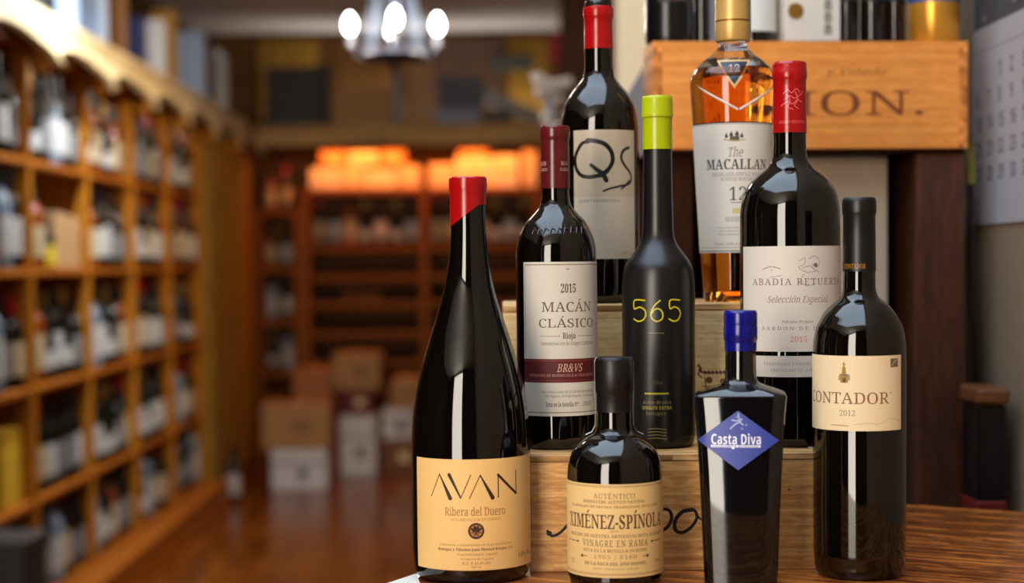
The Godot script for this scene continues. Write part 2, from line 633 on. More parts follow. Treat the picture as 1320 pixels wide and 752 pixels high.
# ================================================================ the room
func room() -> void:
	var H := 2.94
	# floor and ceiling
	struct("floor", box(6.4, 0.2, 14.2, 0.0), M.floor_wood, Vector3(-0.6, -0.2, -5.0))
	# the ceiling leaves a skylight open over the counter: x -1.5 to 0.5, z -2.1 to 0.1
	struct("ceiling", box(6.4, 0.2, 9.95, 0.0), M.ceiling_paint, Vector3(-0.6, H, -7.075))
	struct("ceiling_front", box(6.4, 0.2, 2.0, 0.0), M.ceiling_paint, Vector3(-0.6, H, 1.1))
	struct("ceiling_left", box(2.35, 0.2, 2.2, 0.0), M.ceiling_paint, Vector3(-2.625, H, -1.0))
	struct("ceiling_right", box(2.05, 0.2, 2.2, 0.0), M.ceiling_paint, Vector3(1.575, H, -1.0))
	var sk := Node3D.new()
	sk.name = "window_1"
	sk.set_meta("kind", "structure")
	sk.set_meta("label", "skylight over the counter")
	add_child(sk)
	sk.position = Vector3(-0.45, H + 0.1, -1.0)
	part("pane", box(2.0, 0.008, 2.2, 0.0), M.pane, sk)
	for s in [-1, 1]:
		part("frame_bar", box(0.03, 0.05, 2.2, 0.003), M.white_card, sk, Vector3(s * 0.985, -0.055, 0))
	# walls
	struct("wall_back", box(6.4, H, 0.2, 0.0), M.panel_wood, Vector3(-0.6, 0, -12.0))
	struct("wall_left", box(0.2, H, 8.0, 0.0), M.panel_wood, Vector3(-2.2, 0, -8.0))
	struct("wall_left_front", box(0.2, H, 6.2, 0.0), M.front_wood, Vector3(-3.7, 0, -1.0))
	struct("wall_left_return", box(1.5, H, 0.2, 0.0), M.front_wood, Vector3(-2.95, 0, -4.1))
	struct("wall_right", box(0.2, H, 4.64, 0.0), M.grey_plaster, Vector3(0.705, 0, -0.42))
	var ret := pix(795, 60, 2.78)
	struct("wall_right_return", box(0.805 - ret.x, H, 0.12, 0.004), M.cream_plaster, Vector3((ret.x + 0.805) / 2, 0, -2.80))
	struct("wall_right_back", box(0.2, H, 9.2, 0.0), M.panel_wood, Vector3(1.3, 0, -7.4))
	struct("wall_right_step", box(0.6, H, 0.2, 0.0), M.plaster, Vector3(1.1, 0, -2.85))
	# front wall round the glazed door
	struct("wall_front", box(1.61, H, 0.2, 0.0), M.front_wood, Vector3(-0.17, 0, 2.0))
	struct("wall_front_side", box(1.25, H, 0.2, 0.0), M.front_wood, Vector3(-2.99, 0, 2.0))
	struct("wall_front_sill", box(1.41, 0.42, 0.2, 0.0), M.front_wood, Vector3(-1.67, 0, 2.0))
	var dr := Node3D.new()
	dr.name = "door_1"
	dr.set_meta("kind", "structure")
	dr.set_meta("label", "glazed shop door")
	add_child(dr)
	dr.position = Vector3(-1.67, 0.42, 2.02)
	part("pane", box(1.35, 2.46, 0.008, 0.0), M.pane, dr, Vector3(0, 0.03, 0))
	for s in [-1, 1]:
		part("stile", box(0.03, 2.52, 0.06, 0.004), M.dark_wood, dr, Vector3(s * 0.69, 0, 0))
	for y in [0.0, 2.485]:
		part("rail", box(1.35, 0.035, 0.06, 0.004), M.dark_wood, dr, Vector3(0, y, 0))
	# spotlight on the ceiling over the canopy
	var sp := thing("spotlight", "small white ceiling spotlight aimed at the rack canopy", "light", Vector3(-1.23, 0, -6.05))
	part("stem", tube([Vector3(0, H, 0), Vector3(0, 2.9, 0)], 0.008, 8), M.white_card, sp)
	part("head", lathe([[0.05, 0.0], [0.055, 0.002], [0.05, 0.09], [0.0, 0.1]], 24), M.white_card, sp, Vector3(0.0, 2.872, 0.0), Vector3(-0.1, 0, -0.25)).scale = Vector3(1, 0.5, 1)
	part("lamp", lathe([[0.0, 0.0], [0.048, 0.0], [0.048, 0.004], [0.0, 0.004]], 24), glow("spot_glow", Color(0.92, 0.96, 1.0), 6.0), sp, Vector3(0.0, 2.874, 0.0), Vector3(-0.1, 0, -0.25))
	# ceiling panels
	var spots := [[Vector3(-1.2, 2.91, -5.0), Vector2(0.6, 0.6), "square ceiling light panel beside the wall rack", Color(0.92, 0.96, 1.0)], [Vector3(-0.3, 2.91, -8.0), Vector2(0.6, 0.6), "square warm ceiling light panel over the aisle", Color(1.0, 0.84, 0.62)]]
	for i in 2:
		var s = spots[i]
		var t := thing("ceiling_light_panel", s[2], "light", s[0])
		part("housing", box(s[1].x + 0.03, 0.02, s[1].y + 0.03, 0.003), M.white_card, t, Vector3(0, 0.01, 0))
		part("diffuser", box(s[1].x, 0.01, s[1].y, 0.002), glow("panel_glow_%d" % i, s[3], 3.0), t, Vector3(0, 0.0, 0))

# ================================================================ counter, boxes
func counter() -> void:
	# the counter stands turned: its left edge and its far edge both show
	var p0 := pix_on(505, 752, TABLE_Y)
	var p1 := pix_on(536, 741, TABLE_Y)
	var e0 := pix_on(1170, 650.5, TABLE_Y)
	var e1 := pix_on(1320, 660, TABLE_Y)
	var far_dir := (e1 - e0).normalized()
	var left_dir := far_dir.cross(Vector3.UP).normalized()      # from the far edge toward the camera
	if left_dir.z < 0:
		left_dir = -left_dir
	# far left corner: where the far edge meets the line through p1
	var t := (p1 - e0).dot(far_dir)
	var corner := e0 + far_dir * t
	var yaw := atan2(-far_dir.z, far_dir.x)
	var wall_end := corner + far_dir * ((0.598 - corner.x) / far_dir.x)
	var near_left := corner + left_dir * 1.05
	var outline := [corner, wall_end, Vector3(0.598, TABLE_Y, -0.95), Vector3(near_left.x + 0.3, TABLE_Y, -0.95), near_left]
	var tb := thing("counter", "wooden counter with a worn reddish brown top carrying the bottle display", "counter", Vector3(corner.x, 0, corner.z))
	tb.rotation.y = yaw
	var loc := PackedVector2Array()
	var ins := PackedVector2Array()
	var mid := Vector2.ZERO
	for p in outline:
		var q: Vector3 = tb.transform.affine_inverse() * p
		loc.append(Vector2(q.x, q.z))
		mid += Vector2(q.x, q.z) / outline.size()
	for p in loc:
		ins.append(p.lerp(mid, 0.05))
	var im := grain_image(1024, 768, Color(0.36, 0.15, 0.05), Color(0.84, 0.52, 0.24), 21, 22.0, 0.05)
	var tm := mat("counter_top", Color.WHITE, 0.22)
	tm.albedo_texture = tex(im)
	tm.uv1_triplanar = true
	tm.uv1_scale = Vector3(1.6, 1.6, 1.6)
	part("top", flat_poly(loc, 0.045), tm, tb, Vector3(0, TABLE_Y - 0.0225, 0), Vector3(PI / 2, 0, 0))
	part("apron", flat_poly(ins, 0.08), M.dark_wood, tb, Vector3(0, TABLE_Y - 0.085, 0), Vector3(PI / 2, 0, 0))
	for i in 5:
		if i != 3:
			var p := loc[i].lerp(mid, 0.16)
			part("leg", box(0.07, TABLE_Y - 0.12, 0.07, 0.004), M.dark_wood, tb, Vector3(p.x, 0, p.y))
	# white leaflet on the corner of the counter
	var lf := thing("paper_leaflet", "white paper leaflet lying on the counter beside the wide burgundy bottle", "leaflet", Vector3(0, TABLE_Y + 0.0006, 0))
	var a := pix_on(536.5, 741, TABLE_Y)
	var b := pix_on(541, 753, TABLE_Y)
	var c := pix_on(500, 753.5, TABLE_Y)
	var q1 := a + (b - a).normalized() * 0.16
	var q2 := a + (c - a).normalized() * 0.12
	var poly := PackedVector2Array([Vector2(a.x, a.z), Vector2(q1.x, q1.z), Vector2(q2.x, q2.z)])
	part("sheet", flat_poly(poly, 0.0008), M.paper, lf, Vector3.ZERO, Vector3(PI / 2, 0, 0))

	# lower wooden wine box: end panel to the front
	var bx1 := pix_on(683, 738, TABLE_Y)
	var d1 := -bx1.z
	var xl := bx1.x
	var xr := pix(1053, 700, d1).x
	var h1 := 0.1005
	var bw := xr - xl
	var bt := thing("wine_box", "pale pine wine box with black script print under the second row of bottles", "box", Vector3((xl + xr) / 2, TABLE_Y, -d1))
	pine_box(bt, bw, h1, 0.33)
	var s := sheet(0, 0.0, 683, 1053, 585.5, 738, Color(0, 0, 0, 0), 3.0)
	s.im = grain_image(1110, 457, Color(0.74, 0.49, 0.25), Color(0.96, 0.74, 0.45), 33, 26.0, 0.03)
	s.im.convert(Image.FORMAT_RGBA8)
	s.im.resize(1110, 457)
	var ink := Color(0.09, 0.045, 0.02)
	s.disc(708, 684, 3.6, ink)
	s.stroke([Vector2(706, 681), Vector2(711, 687.5), Vector2(720, 685), Vector2(729, 676), Vector2(741, 660), Vector2(748, 648)], 4.0, 3.2, ink)
	s.stroke([Vector2(846, 654), Vector2(842, 682), Vector2(837, 708)], 5.0, 4.0, ink)
	s.stroke([Vector2(845, 662), Vector2(856, 652), Vector2(864, 655), Vector2(866, 666), Vector2(860, 678), Vector2(850, 683), Vector2(844, 678)], 4.0, 5.0, ink)
	s.stroke([Vector2(893, 653), Vector2(880, 656), Vector2(871, 668), Vector2(871, 681), Vector2(880, 685), Vector2(892, 677), Vector2(899, 664), Vector2(896, 654), Vector2(890, 653)], 5.6, 4.0, ink)
	s.stroke([Vector2(898, 660), Vector2(908, 668), Vector2(925, 660)], 3.0, 2.0, ink)
	s.disc(1018.5, 626, 1.6, Color(0.3, 0.14, 0.06))
	var m1 := printed(s, "box_front_print", 0.55)
	var fr := part("front_panel", quad(Vector3(-bw / 2 + 0.0005, h1 - 0.0075, 0), Vector3(bw / 2 - 0.0005, h1 - 0.0075, 0), Vector3(bw / 2 - 0.0005, 0.0005, 0), Vector3(-bw / 2 + 0.0005, 0.0005, 0)), m1, bt, Vector3(0, 0, 0.0004))
	fr.set_meta("label", "pine end panel with black brush script")

	# upper wooden box, on top of the lower one, behind the second row
	var top1 := TABLE_Y + h1
	var d2 := 1.585
	var l2 := pix(648, 430, d2).x
	var r2 := pix(1068, 430, d2).x
	var h2 := pix(800, 392.0, d2).y - top1
	var ut := thing("wine_box", "pale wooden wine box with a burnt emblem under the back row of bottles", "box", Vector3((l2 + r2) / 2, top1, -d2))
	pine_box(ut, r2 - l2, h2, 0.17)
	var s2 := sheet(0, 0.0, 648, 1068, 392, 567, Color(0, 0, 0, 0), 2.6)
	s2.im = grain_image(1092, 455, Color(0.86, 0.68, 0.42), Color(0.99, 0.87, 0.63), 41, 24.0, 0.03)
	s2.im.convert(Image.FORMAT_RGBA8)
	var burn := Color(0.36, 0.16, 0.06)
	for q in [[Vector2(902, 472), Vector2(906, 478), Vector2(940, 478), Vector2(962, 474)], [Vector2(900, 468), Vector2(904, 474), Vector2(900, 480), Vector2(905, 486)]]:
		s2.stroke(q, 2.6, 1.6, burn)
	for i in 9:
		s2.stroke([Vector2(908 + i * 5, 476.5), Vector2(911 + i * 5, 479), Vector2(908 + i * 5, 481)], 1.6, 1.2, burn)
	s2.stroke([Vector2(908, 484), Vector2(910, 500), Vector2(908, 503)], 1.2, 1.2, burn)
	s2.disc(914, 489, 4.6, Color(0.50, 0.27, 0.12))
	s2.disc(932, 491, 4.0, Color(0.55, 0.31, 0.15))
	s2.stroke([Vector2(906, 498), Vector2(930, 499), Vector2(960, 496)], 1.4, 1.4, burn)
	var f2 := part("front_panel", quad(Vector3(-(r2 - l2) / 2 + 0.0005, h2 - 0.0075, 0), Vector3((r2 - l2) / 2 - 0.0005, h2 - 0.0075, 0), Vector3((r2 - l2) / 2 - 0.0005, 0.0005, 0), Vector3(-(r2 - l2) / 2 + 0.0005, 0.0005, 0)), printed(s2, "upper_front_print", 0.55), ut, Vector3(0, 0, 0.0004))
	f2.set_meta("label", "pale wooden front with a burnt emblem")
	M["top1"] = top1
	M["top2"] = top1 + h2

func pine_box(t: Node3D, w: float, h: float, deep: float) -> void:       # front face at z = 0
	var lid := 0.007
	part("end_board", box(w, h - lid, 0.009, 0.0008), M.pine, t, Vector3(0, 0, -0.0045))
	part("end_board", box(w, h - lid, 0.009, 0.0008), M.pine, t, Vector3(0, 0, -deep + 0.0045))
	for s in [-1, 1]:
		part("side_board", box(0.008, h - lid, deep - 0.018, 0.0008), M.pine, t, Vector3(s * (w / 2 - 0.004), 0, -deep / 2))
	part("lid", box(w, lid, deep, 0.0012), M.pine, t, Vector3(0, h - lid, -deep / 2))
	part("base_board", box(w - 0.018, 0.006, deep - 0.02, 0.0008), M.pine, t, Vector3(0, 0.001, -deep / 2))

# ================================================================ the ten bottles of the display
func bottle(n: String, label: String, b: Spec) -> Node3D:
	return thing(n, label, "bottle", place(b))

func hero_bottles() -> void:
	var top1: float = M.top1
	var top2: float = M.top2
	avan()
	macan(top1)
	qs_bottle(top2)
	oil_bottle(top1)
	whisky(top2)
	abadia(top1)
	contador()
	ximenez()
	casta()

func avan() -> void:
	var b := spec(609, 1.432, TABLE_Y)
	var t := bottle("wine_bottle", "large burgundy style wine bottle with a slanted red capsule and yellow label", b)
	var body := foot(b, 75.5)
	body.append_array(prof(b, [[76.2, 715], [77, 690], [77, 640], [77, 590], [76.2, 560], [73, 520], [65.5, 480], [54, 440], [44.5, 410], [33, 370], [27, 340], [23.8, 310], [22.6, 290], [22.2, 260], [22, 232]], 5))
	body.append([0.0, b.y(231)])
	part("glass", lathe(body, 72), M.black_glass, t)
	var cp := part("capsule", cap_of(b, [[23.4, 273], [23.6, 262], [23.2, 247], [24.2, 243], [24.6, 236], [24.2, 228]], b.r(17.5)), M.red_foil, t)
	cp.set_meta("label", "red wax capsule cut on a slant")
	var L := sheet(609, 77, 541, 684.5, 582, 722, Color(0.93, 0.75, 0.47))
	var k := Color(0.20, 0.08, 0.03)
	var y := 6.5    # the girth runs lower in front than at the flanks
	L.stroke([Vector2(571, 594 + y), Vector2(560, 630)], 1.2, 1.2, k)
	L.stroke([Vector2(571, 595 + y), Vector2(584, 631)], 1.4, 5.4, k)
	L.stroke([Vector2(583, 595 + y), Vector2(597, 630)], 4.6, 2.0, k)
	L.stroke([Vector2(610, 595 + y), Vector2(597, 631)], 1.2, 1.2, k)
	L.stroke([Vector2(622, 595 + y), Vector2(608, 631)], 1.2, 1.2, k)
	L.stroke([Vector2(622, 596 + y), Vector2(637, 631)], 1.6, 5.4, k)
	L.stroke([Vector2(644, 595 + y), Vector2(644, 631)], 1.6, 1.6, k)
	L.stroke([Vector2(644, 596 + y), Vector2(666, 628)], 3.4, 3.4, k)
	L.stroke([Vector2(666, 592 + y), Vector2(666, 628)], 1.6, 1.6, k)
	L.text("Ribera del Duero", 577, 652, 642, 653, Color(0.55, 0.32, 0.12))
	L.text("DENOMINACION DE ORIGEN", 584, 646, 656, 659.5, Color(0.66, 0.42, 0.18))
	L.disc(616, 672, 10.2, k)
	L.disc(616, 672, 8.2, Color(0.55, 0.36, 0.17))
	for q in [[-4, -3], [0, -5], [4, -3], [-2, -1], [2, -1]]:
		L.disc(616 + q[0], 672 + q[1], 2.6, Color(0.25, 0.12, 0.05))
	L.stroke([Vector2(616, 674), Vector2(616, 680)], 1.6, 2.2, Color(0.25, 0.12, 0.05))
	for i in 8:
		L.disc(616 + 6.3 * cos(i * TAU / 8), 672 + 6.3 * sin(i * TAU / 8), 0.9, Color(0.86, 0.66, 0.36))
	var f := Color(0.55, 0.34, 0.14)
	L.text("Elaborado y embotellado en la propiedad por", 570, 660, 688, 692, f)
	L.text("Bodegas y Viñedos Juan Manuel Burgos, S.L.", 568, 662, 693.5, 698.5, Color(0.34, 0.17, 0.06), "serif_bold")
	L.text("Fuentelcésped, España", 592, 642, 700, 704, f)
	L.text("Producto de España", 596, 637, 706, 709.5, f)
	L.text("R.E. 8 41 85 BU", 598, 634, 711, 714.5, f)
	L.text("1500 ml", 609, 622, 716, 719, f)
	L.text("14% Vol.", 668, 683, 703, 710, Color(0.36, 0.18, 0.07))
	part("label", patch(b, L, [[76.8, 722], [77, 690], [77, 640], [77, 600], [76.7, 582]]), printed(L, "avan_label"), t)

func macan(top1: float) -> void:
	var b := spec(719, 1.508, top1)
	var t := bottle("wine_bottle", "dark bordeaux style wine bottle with a maroon capsule and a cream label banded in maroon", b)
	var body := foot(b, 51)
	body.append_array(prof(b, [[51.6, 560], [52, 520], [52, 440], [52, 360], [52, 330], [50.6, 315], [46, 300], [38.5, 286], [28.5, 275], [21, 266], [18.2, 256], [17.6, 243], [17.2, 200], [17, 170]], 5))
	body.append([0.0, b.y(169)])
	var gl := part("glass", lathe(body, 64), M.black_glass, t)
	# raised lettering band on the shoulder
	for i in 9:
		var a := -0.75 + i * 0.19
		part("relief", tube([Vector3(sin(a), 0, cos(a)) * b.r(45.5) + Vector3(0, b.y(302), 0), Vector3(sin(a + 0.05), 0, cos(a + 0.05)) * b.r(43.4) + Vector3(0, b.y(294), 0), Vector3(sin(a + 0.14), 0, cos(a + 0.14)) * b.r(44.6) + Vector3(0, b.y(298), 0)], 0.0011, 6), M.black_glass, gl)
	var S := sheet(719, 18.4, 600, 800, 176, 243, Color(0.36, 0.085, 0.09))
	for q in [699, 726]:
		S.text("MACÁN", q, q + 8.5, 204, 211, Color(0.85, 0.72, 0.66), "serif")
		S.text("CLÁSICO", q - 1, q + 9.5, 213.5, 219, Color(0.85, 0.72, 0.66), "serif")
	var cm := mat("maroon_foil", Color(0.36, 0.085, 0.09), 0.22)
	var cp := part("capsule", cap_of(b, [[18.6, 243], [18.2, 210], [18.0, 181], [18.9, 179], [19.4, 176], [19.4, 167], [18.8, 164.4]]), cm, t)
	part("capsule_print", patch(b, S, [[18.6, 243], [18.2, 210], [18.0, 182]], 0.0002), printed(S, "macan_capsule", 0.22), cp)
	var L := sheet(719, 52, 677, 900, 337, 532, Color(0.84, 0.80, 0.73))
	var k := Color(0.30, 0.22, 0.17)
	L.rect(678.5, 771, 340, 341, Color(0.42, 0.34, 0.27))
	L.rect(678.5, 679.2, 340, 457, Color(0.62, 0.55, 0.47))
	L.rect(678.5, 771, 527, 528, Color(0.42, 0.34, 0.27))
	L.stroke([Vector2(730, 345), Vector2(732, 347), Vector2(734, 345)], 0.8, 0.8, k)
	L.text("2015", 723, 742, 364.5, 376, k, "serif_bold")
	L.text("MACÁN", 699, 761, 384, 400, Color(0.36, 0.28, 0.22))
	L.text("CLÁSICO", 695.5, 763.5, 405.5, 420, Color(0.36, 0.28, 0.22))
	L.rect(696, 722, 430.5, 431.1, k)
	L.rect(744, 763.5, 430.5, 431.1, k)
	L.text("Rioja", 725, 741.5, 426, 436.5, k, "serif_bold")
	L.text("Denominación de Origen Calificada", 697.5, 763, 437.5, 443.5, Color(0.38, 0.30, 0.25))
	L.rect(600, 800, 459.5, 489.5, Color(0.36, 0.07, 0.08))
	L.rect(600, 800, 461.5, 462.1, Color(0.62, 0.30, 0.26))
	L.rect(600, 800, 486.5, 487.1, Color(0.62, 0.30, 0.26))
	L.text("BR&VS", 717, 750, 465.5, 476, Color(0.86, 0.72, 0.62), "serif_slant")
	L.text("BENJAMIN DE ROTHSCHILD & VEGA SICILIA", 684, 764, 478.5, 483, Color(0.80, 0.62, 0.54))
	L.text("Esta cosecha consta de 53.534 botellas bordelesas,", 698, 763, 499, 503.5, Color(0.42, 0.34, 0.29))
	L.text("1.583 Magnum, 58 Doble Magnum y 6 Imperiales", 700, 763, 504.5, 509, Color(0.42, 0.34, 0.29))
	L.text("Esta es la botella Nº:", 703, 745, 514, 520, k, "serif_bold")
	L.text("30681", 749, 761, 514, 520, Color(0.45, 0.38, 0.34), "serif_slant")
	part("label", patch(b, L, [[52, 532], [52, 480], [52, 420], [52, 360], [52, 337]]), printed(L, "macan_label"), t)

func qs_bottle(top2: float) -> void:
	var b := spec(774.5, 1.635, top2)
	var t := bottle("wine_bottle", "dark wine bottle with a bright red capsule and brush lettered label in the back row", b)
	var body := foot(b, 50)
	body.append_array(prof(b, [[50.5, 370], [50.5, 300], [50.5, 220], [50.5, 180], [49.6, 160], [46.5, 142], [41.5, 130], [35, 120], [26.5, 110], [20.4, 101], [18.6, 90], [18.4, 66], [17.8, 40], [17.5, 16]], 5))
	body.append_array([[b.r(17.5), b.y(6)], [b.r(16.5), b.y(4.6)], [b.r(11), b.y(4.6)], [b.r(10.5), b.y(8)], [0.0, b.y(8)]])
	part("glass", lathe(body, 64), M.black_glass, t)
	part("capsule", lathe([[b.r(18.8), b.y(66)], [b.r(18.3), b.y(40)], [b.r(18.3), b.y(28)], [b.r(19.3), b.y(26)], [b.r(19.8), b.y(23)], [b.r(19.8), b.y(15)], [b.r(19), b.y(12.5)], [b.r(17.4), b.y(12.5)]], 48), M.red_foil, t)
	var L := sheet(774.5, 50.5, 740, 816.5, 172, 334, Color(0.76, 0.69, 0.58))
	L.rect(700, 850, 256, 334, Color(0.80, 0.74, 0.65))
	var k := Color(0.06, 0.05, 0.045)
	L.stroke([Vector2(758, 187), Vector2(750, 189), Vector2(742.5, 203), Vector2(742, 216), Vector2(747, 227), Vector2(757, 231), Vector2(771, 229), Vector2(782, 222), Vector2(788, 211), Vector2(786, 199), Vector2(778, 190), Vector2(766, 186), Vector2(757, 185)], 4.2, 5.8, k)
	L.stroke([Vector2(761, 216), Vector2(768, 222), Vector2(775, 227), Vector2(780, 236)], 4.6, 6.0, k)
	L.stroke([Vector2(782, 223), Vector2(776, 229), Vector2(770, 231)], 5.0, 2.6, k)
	L.stroke([Vector2(809, 194), Vector2(802, 198), Vector2(799, 207), Vector2(803, 216), Vector2(810, 225), Vector2(812, 234), Vector2(808, 240), Vector2(796, 243), Vector2(784, 246), Vector2(776, 249)], 3.8, 2.4, k)
	L.stroke([Vector2(810, 236), Vector2(803, 243), Vector2(799, 246)], 4.0, 2.0, k)
	L.text("QUINTASARDONIA", 745, 797, 259, 264, Color(0.42, 0.38, 0.34), "sans")
	L.text("2012", 798, 813, 325, 329, Color(0.45, 0.42, 0.38), "sans")
	part("label", patch(b, L, [[50.5, 334], [50.5, 280], [50.5, 220], [50.4, 172]]), printed(L, "qs_label", 0.38), t)

func oil_bottle(top1: float) -> void:
	var b := spec(850, 1.505, top1)
	var t := bottle("oil_bottle", "slim matt black olive oil bottle with a lime green cap and yellow numbers", b)
	var body := foot(b, 46.4)
	body.append_array(prof(b, [[46.8, 560], [47, 500], [47, 400], [46.8, 368], [44.6, 348], [40, 336], [32, 325], [24.5, 314], [20.6, 302], [19.6, 285], [19, 250], [18.5, 200], [18.4, 160]], 5))
	body.append([0.0, b.y(159)])
	var mm := mat("matt_black", Color(0.055, 0.05, 0.048), 0.33)
	part("glass", lathe(body, 64), mm, t)
	part("cap", cap_of(b, [[19.2, 193], [19, 165], [19, 153], [20.6, 151.5], [20.8, 148], [20, 146], [19.8, 130], [19.2, 126.5]]), mat("lime_foil", Color(0.68, 0.72, 0.02), 0.26), t)
	# print straight on the glass
	var L := sheet(850, 47, 812, 886, 378, 566, Color(0.055, 0.05, 0.048), 8.0)
	var c := Color(0.78, 0.72, 0.05)
	L.stroke([Vector2(829, 385.5), Vector2(817, 385.5), Vector2(816.5, 396), Vector2(823, 394), Vector2(829, 398), Vector2(830, 404), Vector2(827, 410), Vector2(821, 412), Vector2(815.5, 409)], 1.9, 1.9, c)
	L.stroke([Vector2(848, 385.5), Vector2(841, 392), Vector2(836.5, 401), Vector2(837.5, 408), Vector2(843.5, 412), Vector2(850, 409), Vector2(851, 402), Vector2(847, 396.5), Vector2(841, 397), Vector2(837.5, 402)], 1.9, 1.9, c)
	L.stroke([Vector2(873, 385.5), Vector2(861, 385.5), Vector2(860.5, 396), Vector2(866, 394), Vector2(872, 397), Vector2(874, 403), Vector2(871, 410), Vector2(865, 412), Vector2(859, 409)], 1.9, 1.9, c)
	L.rect(833, 853, 426.5, 427.3, Color(0.55, 0.48, 0.12))
	L.text("Finca", 838, 850, 487, 492, Color(0.48, 0.42, 0.22), "serif_slant")
	L.rect(828, 858, 502.5, 505, Color(0.72, 0.66, 0.10))
	L.text("Aceite de oliva", 826, 861, 512, 517, Color(0.62, 0.52, 0.25), "sans")
	L.text("VIRGEN EXTRA", 825, 862, 519.5, 524, Color(0.70, 0.62, 0.12), "sans_bold")
	L.text("Ecológico", 830, 855, 526.5, 532, Color(0.58, 0.5, 0.25), "sans")
	for i in 4:
		L.stroke([Vector2(832, 549 + i * 4), Vector2(842, 548 + i * 4), Vector2(855, 549.5 + i * 4)], 1.0, 1.0, Color(0.55, 0.48, 0.2))
	part("print", patch(b, L, [[47, 566], [47, 500], [47, 400], [46.95, 378]], 0.0001), printed(L, "oil_print", 0.33), t)

func whisky(top2: float) -> void:
	var b := spec(946, 1.64, top2)
	var t := bottle("whisky_bottle", "clear whisky bottle of amber spirit with gold stopper and white label", b)
	var gm := mat("clear_glass", Color(1.0, 0.99, 0.97, 0.0), 0.0)
	gm.refraction_enabled = true
	gm.refraction_scale = 0.05
	var am := mat("amber_spirit", Color(0.95, 0.56, 0.16, 0.0), 0.0)
	am.refraction_enabled = true
	am.refraction_scale = 0.05
	# spirit with its glass as one body up to the shoulder, clear glass above
	var lo := [[0.0, 0.012], [b.r(26), 0.010], [b.r(33), 0.002], [b.r(36), 0.0], [b.r(38.5), 0.003], [b.r(39.6), 0.012]]
	lo.append_array(prof(b, [[40.5, 360], [43, 322], [47, 250], [51, 172], [53.5, 130], [54.6, 112], [53.6, 101], [49, 92]], 5))
	var spirit := lo.duplicate()
	spirit.append([0.0, b.y(91.5)])
	part("spirit", lathe(spirit, 72), am, t)
	var nk := [[0.0, b.y(90.8)], [b.r(48.4), b.y(90.8)]]
	nk.append_array(prof(b, [[47.8, 90.2], [38, 81], [25.5, 71], [18.6, 63], [17, 57], [17, 50]], 5))
	nk.append([0.0, b.y(50)])
	part("glass_neck", lathe(nk, 64), gm, t)
	# chevron facet moulded in the shoulder
	var rf := mat("facet_glass", Color(0.86, 0.80, 0.72), 0.06)
	for s in [-1, 1]:
		var pts := []
		for i in 9:
			var f := i / 8.0
			var a: float = s * lerpf(1.15, 0.02, f)
			var py := lerpf(113, 147, f)
			pts.append(Vector3(sin(a), 0, cos(a)) * (b.r(53.6) - 0.0004) + Vector3(0, b.y(py), 0))
		part("facet_edge", tube(pts, 0.0012, 8), rf, t)
	var gold := mat("gold_foil", Color(0.86, 0.68, 0.38), 0.38, 0.35)
	var sp := part("stopper", cap_of(b, [[21.5, 56], [22.4, 54.5], [22.4, 30], [22, 10], [22, -20], [23, -24], [23, -46]]), gold, t)
	part("stopper_band", lathe([[b.r(22.6), b.y(31.5)], [b.r(22.8), b.y(31)], [b.r(22.8), b.y(30)], [b.r(22.6), b.y(29.5)]], 40), mat("gold_dark", Color(0.50, 0.33, 0.10), 0.35, 0.7), sp)
	# triangular badge
	var T := sheet(946, 50, 916, 966, 83, 122, Color(0, 0, 0, 0))
	T.im.fill(Color(0.82, 0.66, 0.42))
	for i in 60:
		var f := i / 59.0
		var y := lerpf(86.5, 115, f)
		var hw := lerpf(18.4, 0.4, f)
		T.rect(941 - hw, 941 + hw, y, y + 0.6, Color(0.10, 0.15, 0.26))
	T.text("12", 934, 948, 90, 100, Color(0.92, 0.90, 0.84))
	T.rect(938, 944, 102.5, 103.1, Color(0.8, 0.8, 0.75))
	var bm := printed(T, "badge_print", 0.4)
	var bd := SurfaceTool.new()
	bd.begin(Mesh.PRIMITIVE_TRIANGLES)
	var rr := func(px: float, py: float) -> Vector3:
		var a := asin((px - 946) / 50.0)
		# the badge hangs on the shoulder
		var rad: float = b.r(lerpf(44.0, 54.8, clampf((py - 84) / 26.0, 0, 1))) + 0.0012
		return Vector3(rad * sin(a), b.y(py), rad * cos(a))
	var uv := func(px: float, py: float) -> Vector2:
		return Vector2(T.X(px) / T.im.get_width(), T.Y(py) / T.im.get_height())
	for i in 12:
		var f0 := i / 12.0
		var f1 := (i + 1) / 12.0
		for j in 6:
			var g0 := -1.0 + j / 3.0
			var g1 := -1.0 + (j + 1) / 3.0
			var cs := []
			for q in [[f0, g0], [f0, g1], [f1, g1], [f1, g0]]:
				cs.append(Vector2(941 + q[1] * lerpf(22.6, 0.2, q[0]), lerpf(84, 121, q[0])))
			for id in [0, 1, 2, 0, 2, 3]:
				bd.set_uv(uv.call(cs[id].x, cs[id].y))
				bd.add_vertex(rr.call(cs[id].x, cs[id].y))
	bd.index()
	bd.generate_normals()
	part("badge", bd.commit(), bm, t)
	# main label on the tapering wall
	var L := sheet(946, 51, 800, 1100, 162, 326, Color(0.88, 0.85, 0.80), 7.0)
	var k := Color(0.20, 0.17, 0.15)
	L.rect(800, 1100, 162, 163.6, Color(0.1, 0.09, 0.08))
	L.rect(800, 1100, 164.6, 165.2, Color(0.55, 0.47, 0.34))
	var g := Color(0.72, 0.62, 0.38)
	for q in [[931, 176, 2.2], [937, 174, 2.4], [944, 173.5, 2.6], [950, 176, 2.2]]:
		L.disc(q[0], q[1] + 4, q[2], Color(0.30, 0.27, 0.24))
		L.stroke([Vector2(q[0], q[1]), Vector2(q[0], q[1] + 3)], 1.2, 1.8, Color(0.30, 0.27, 0.24))
	L.stroke([Vector2(928, 184), Vector2(941, 186), Vector2(954, 184)], 1.6, 1.6, g)
	L.rect(935, 947, 180, 185, Color(0.36, 0.32, 0.28))
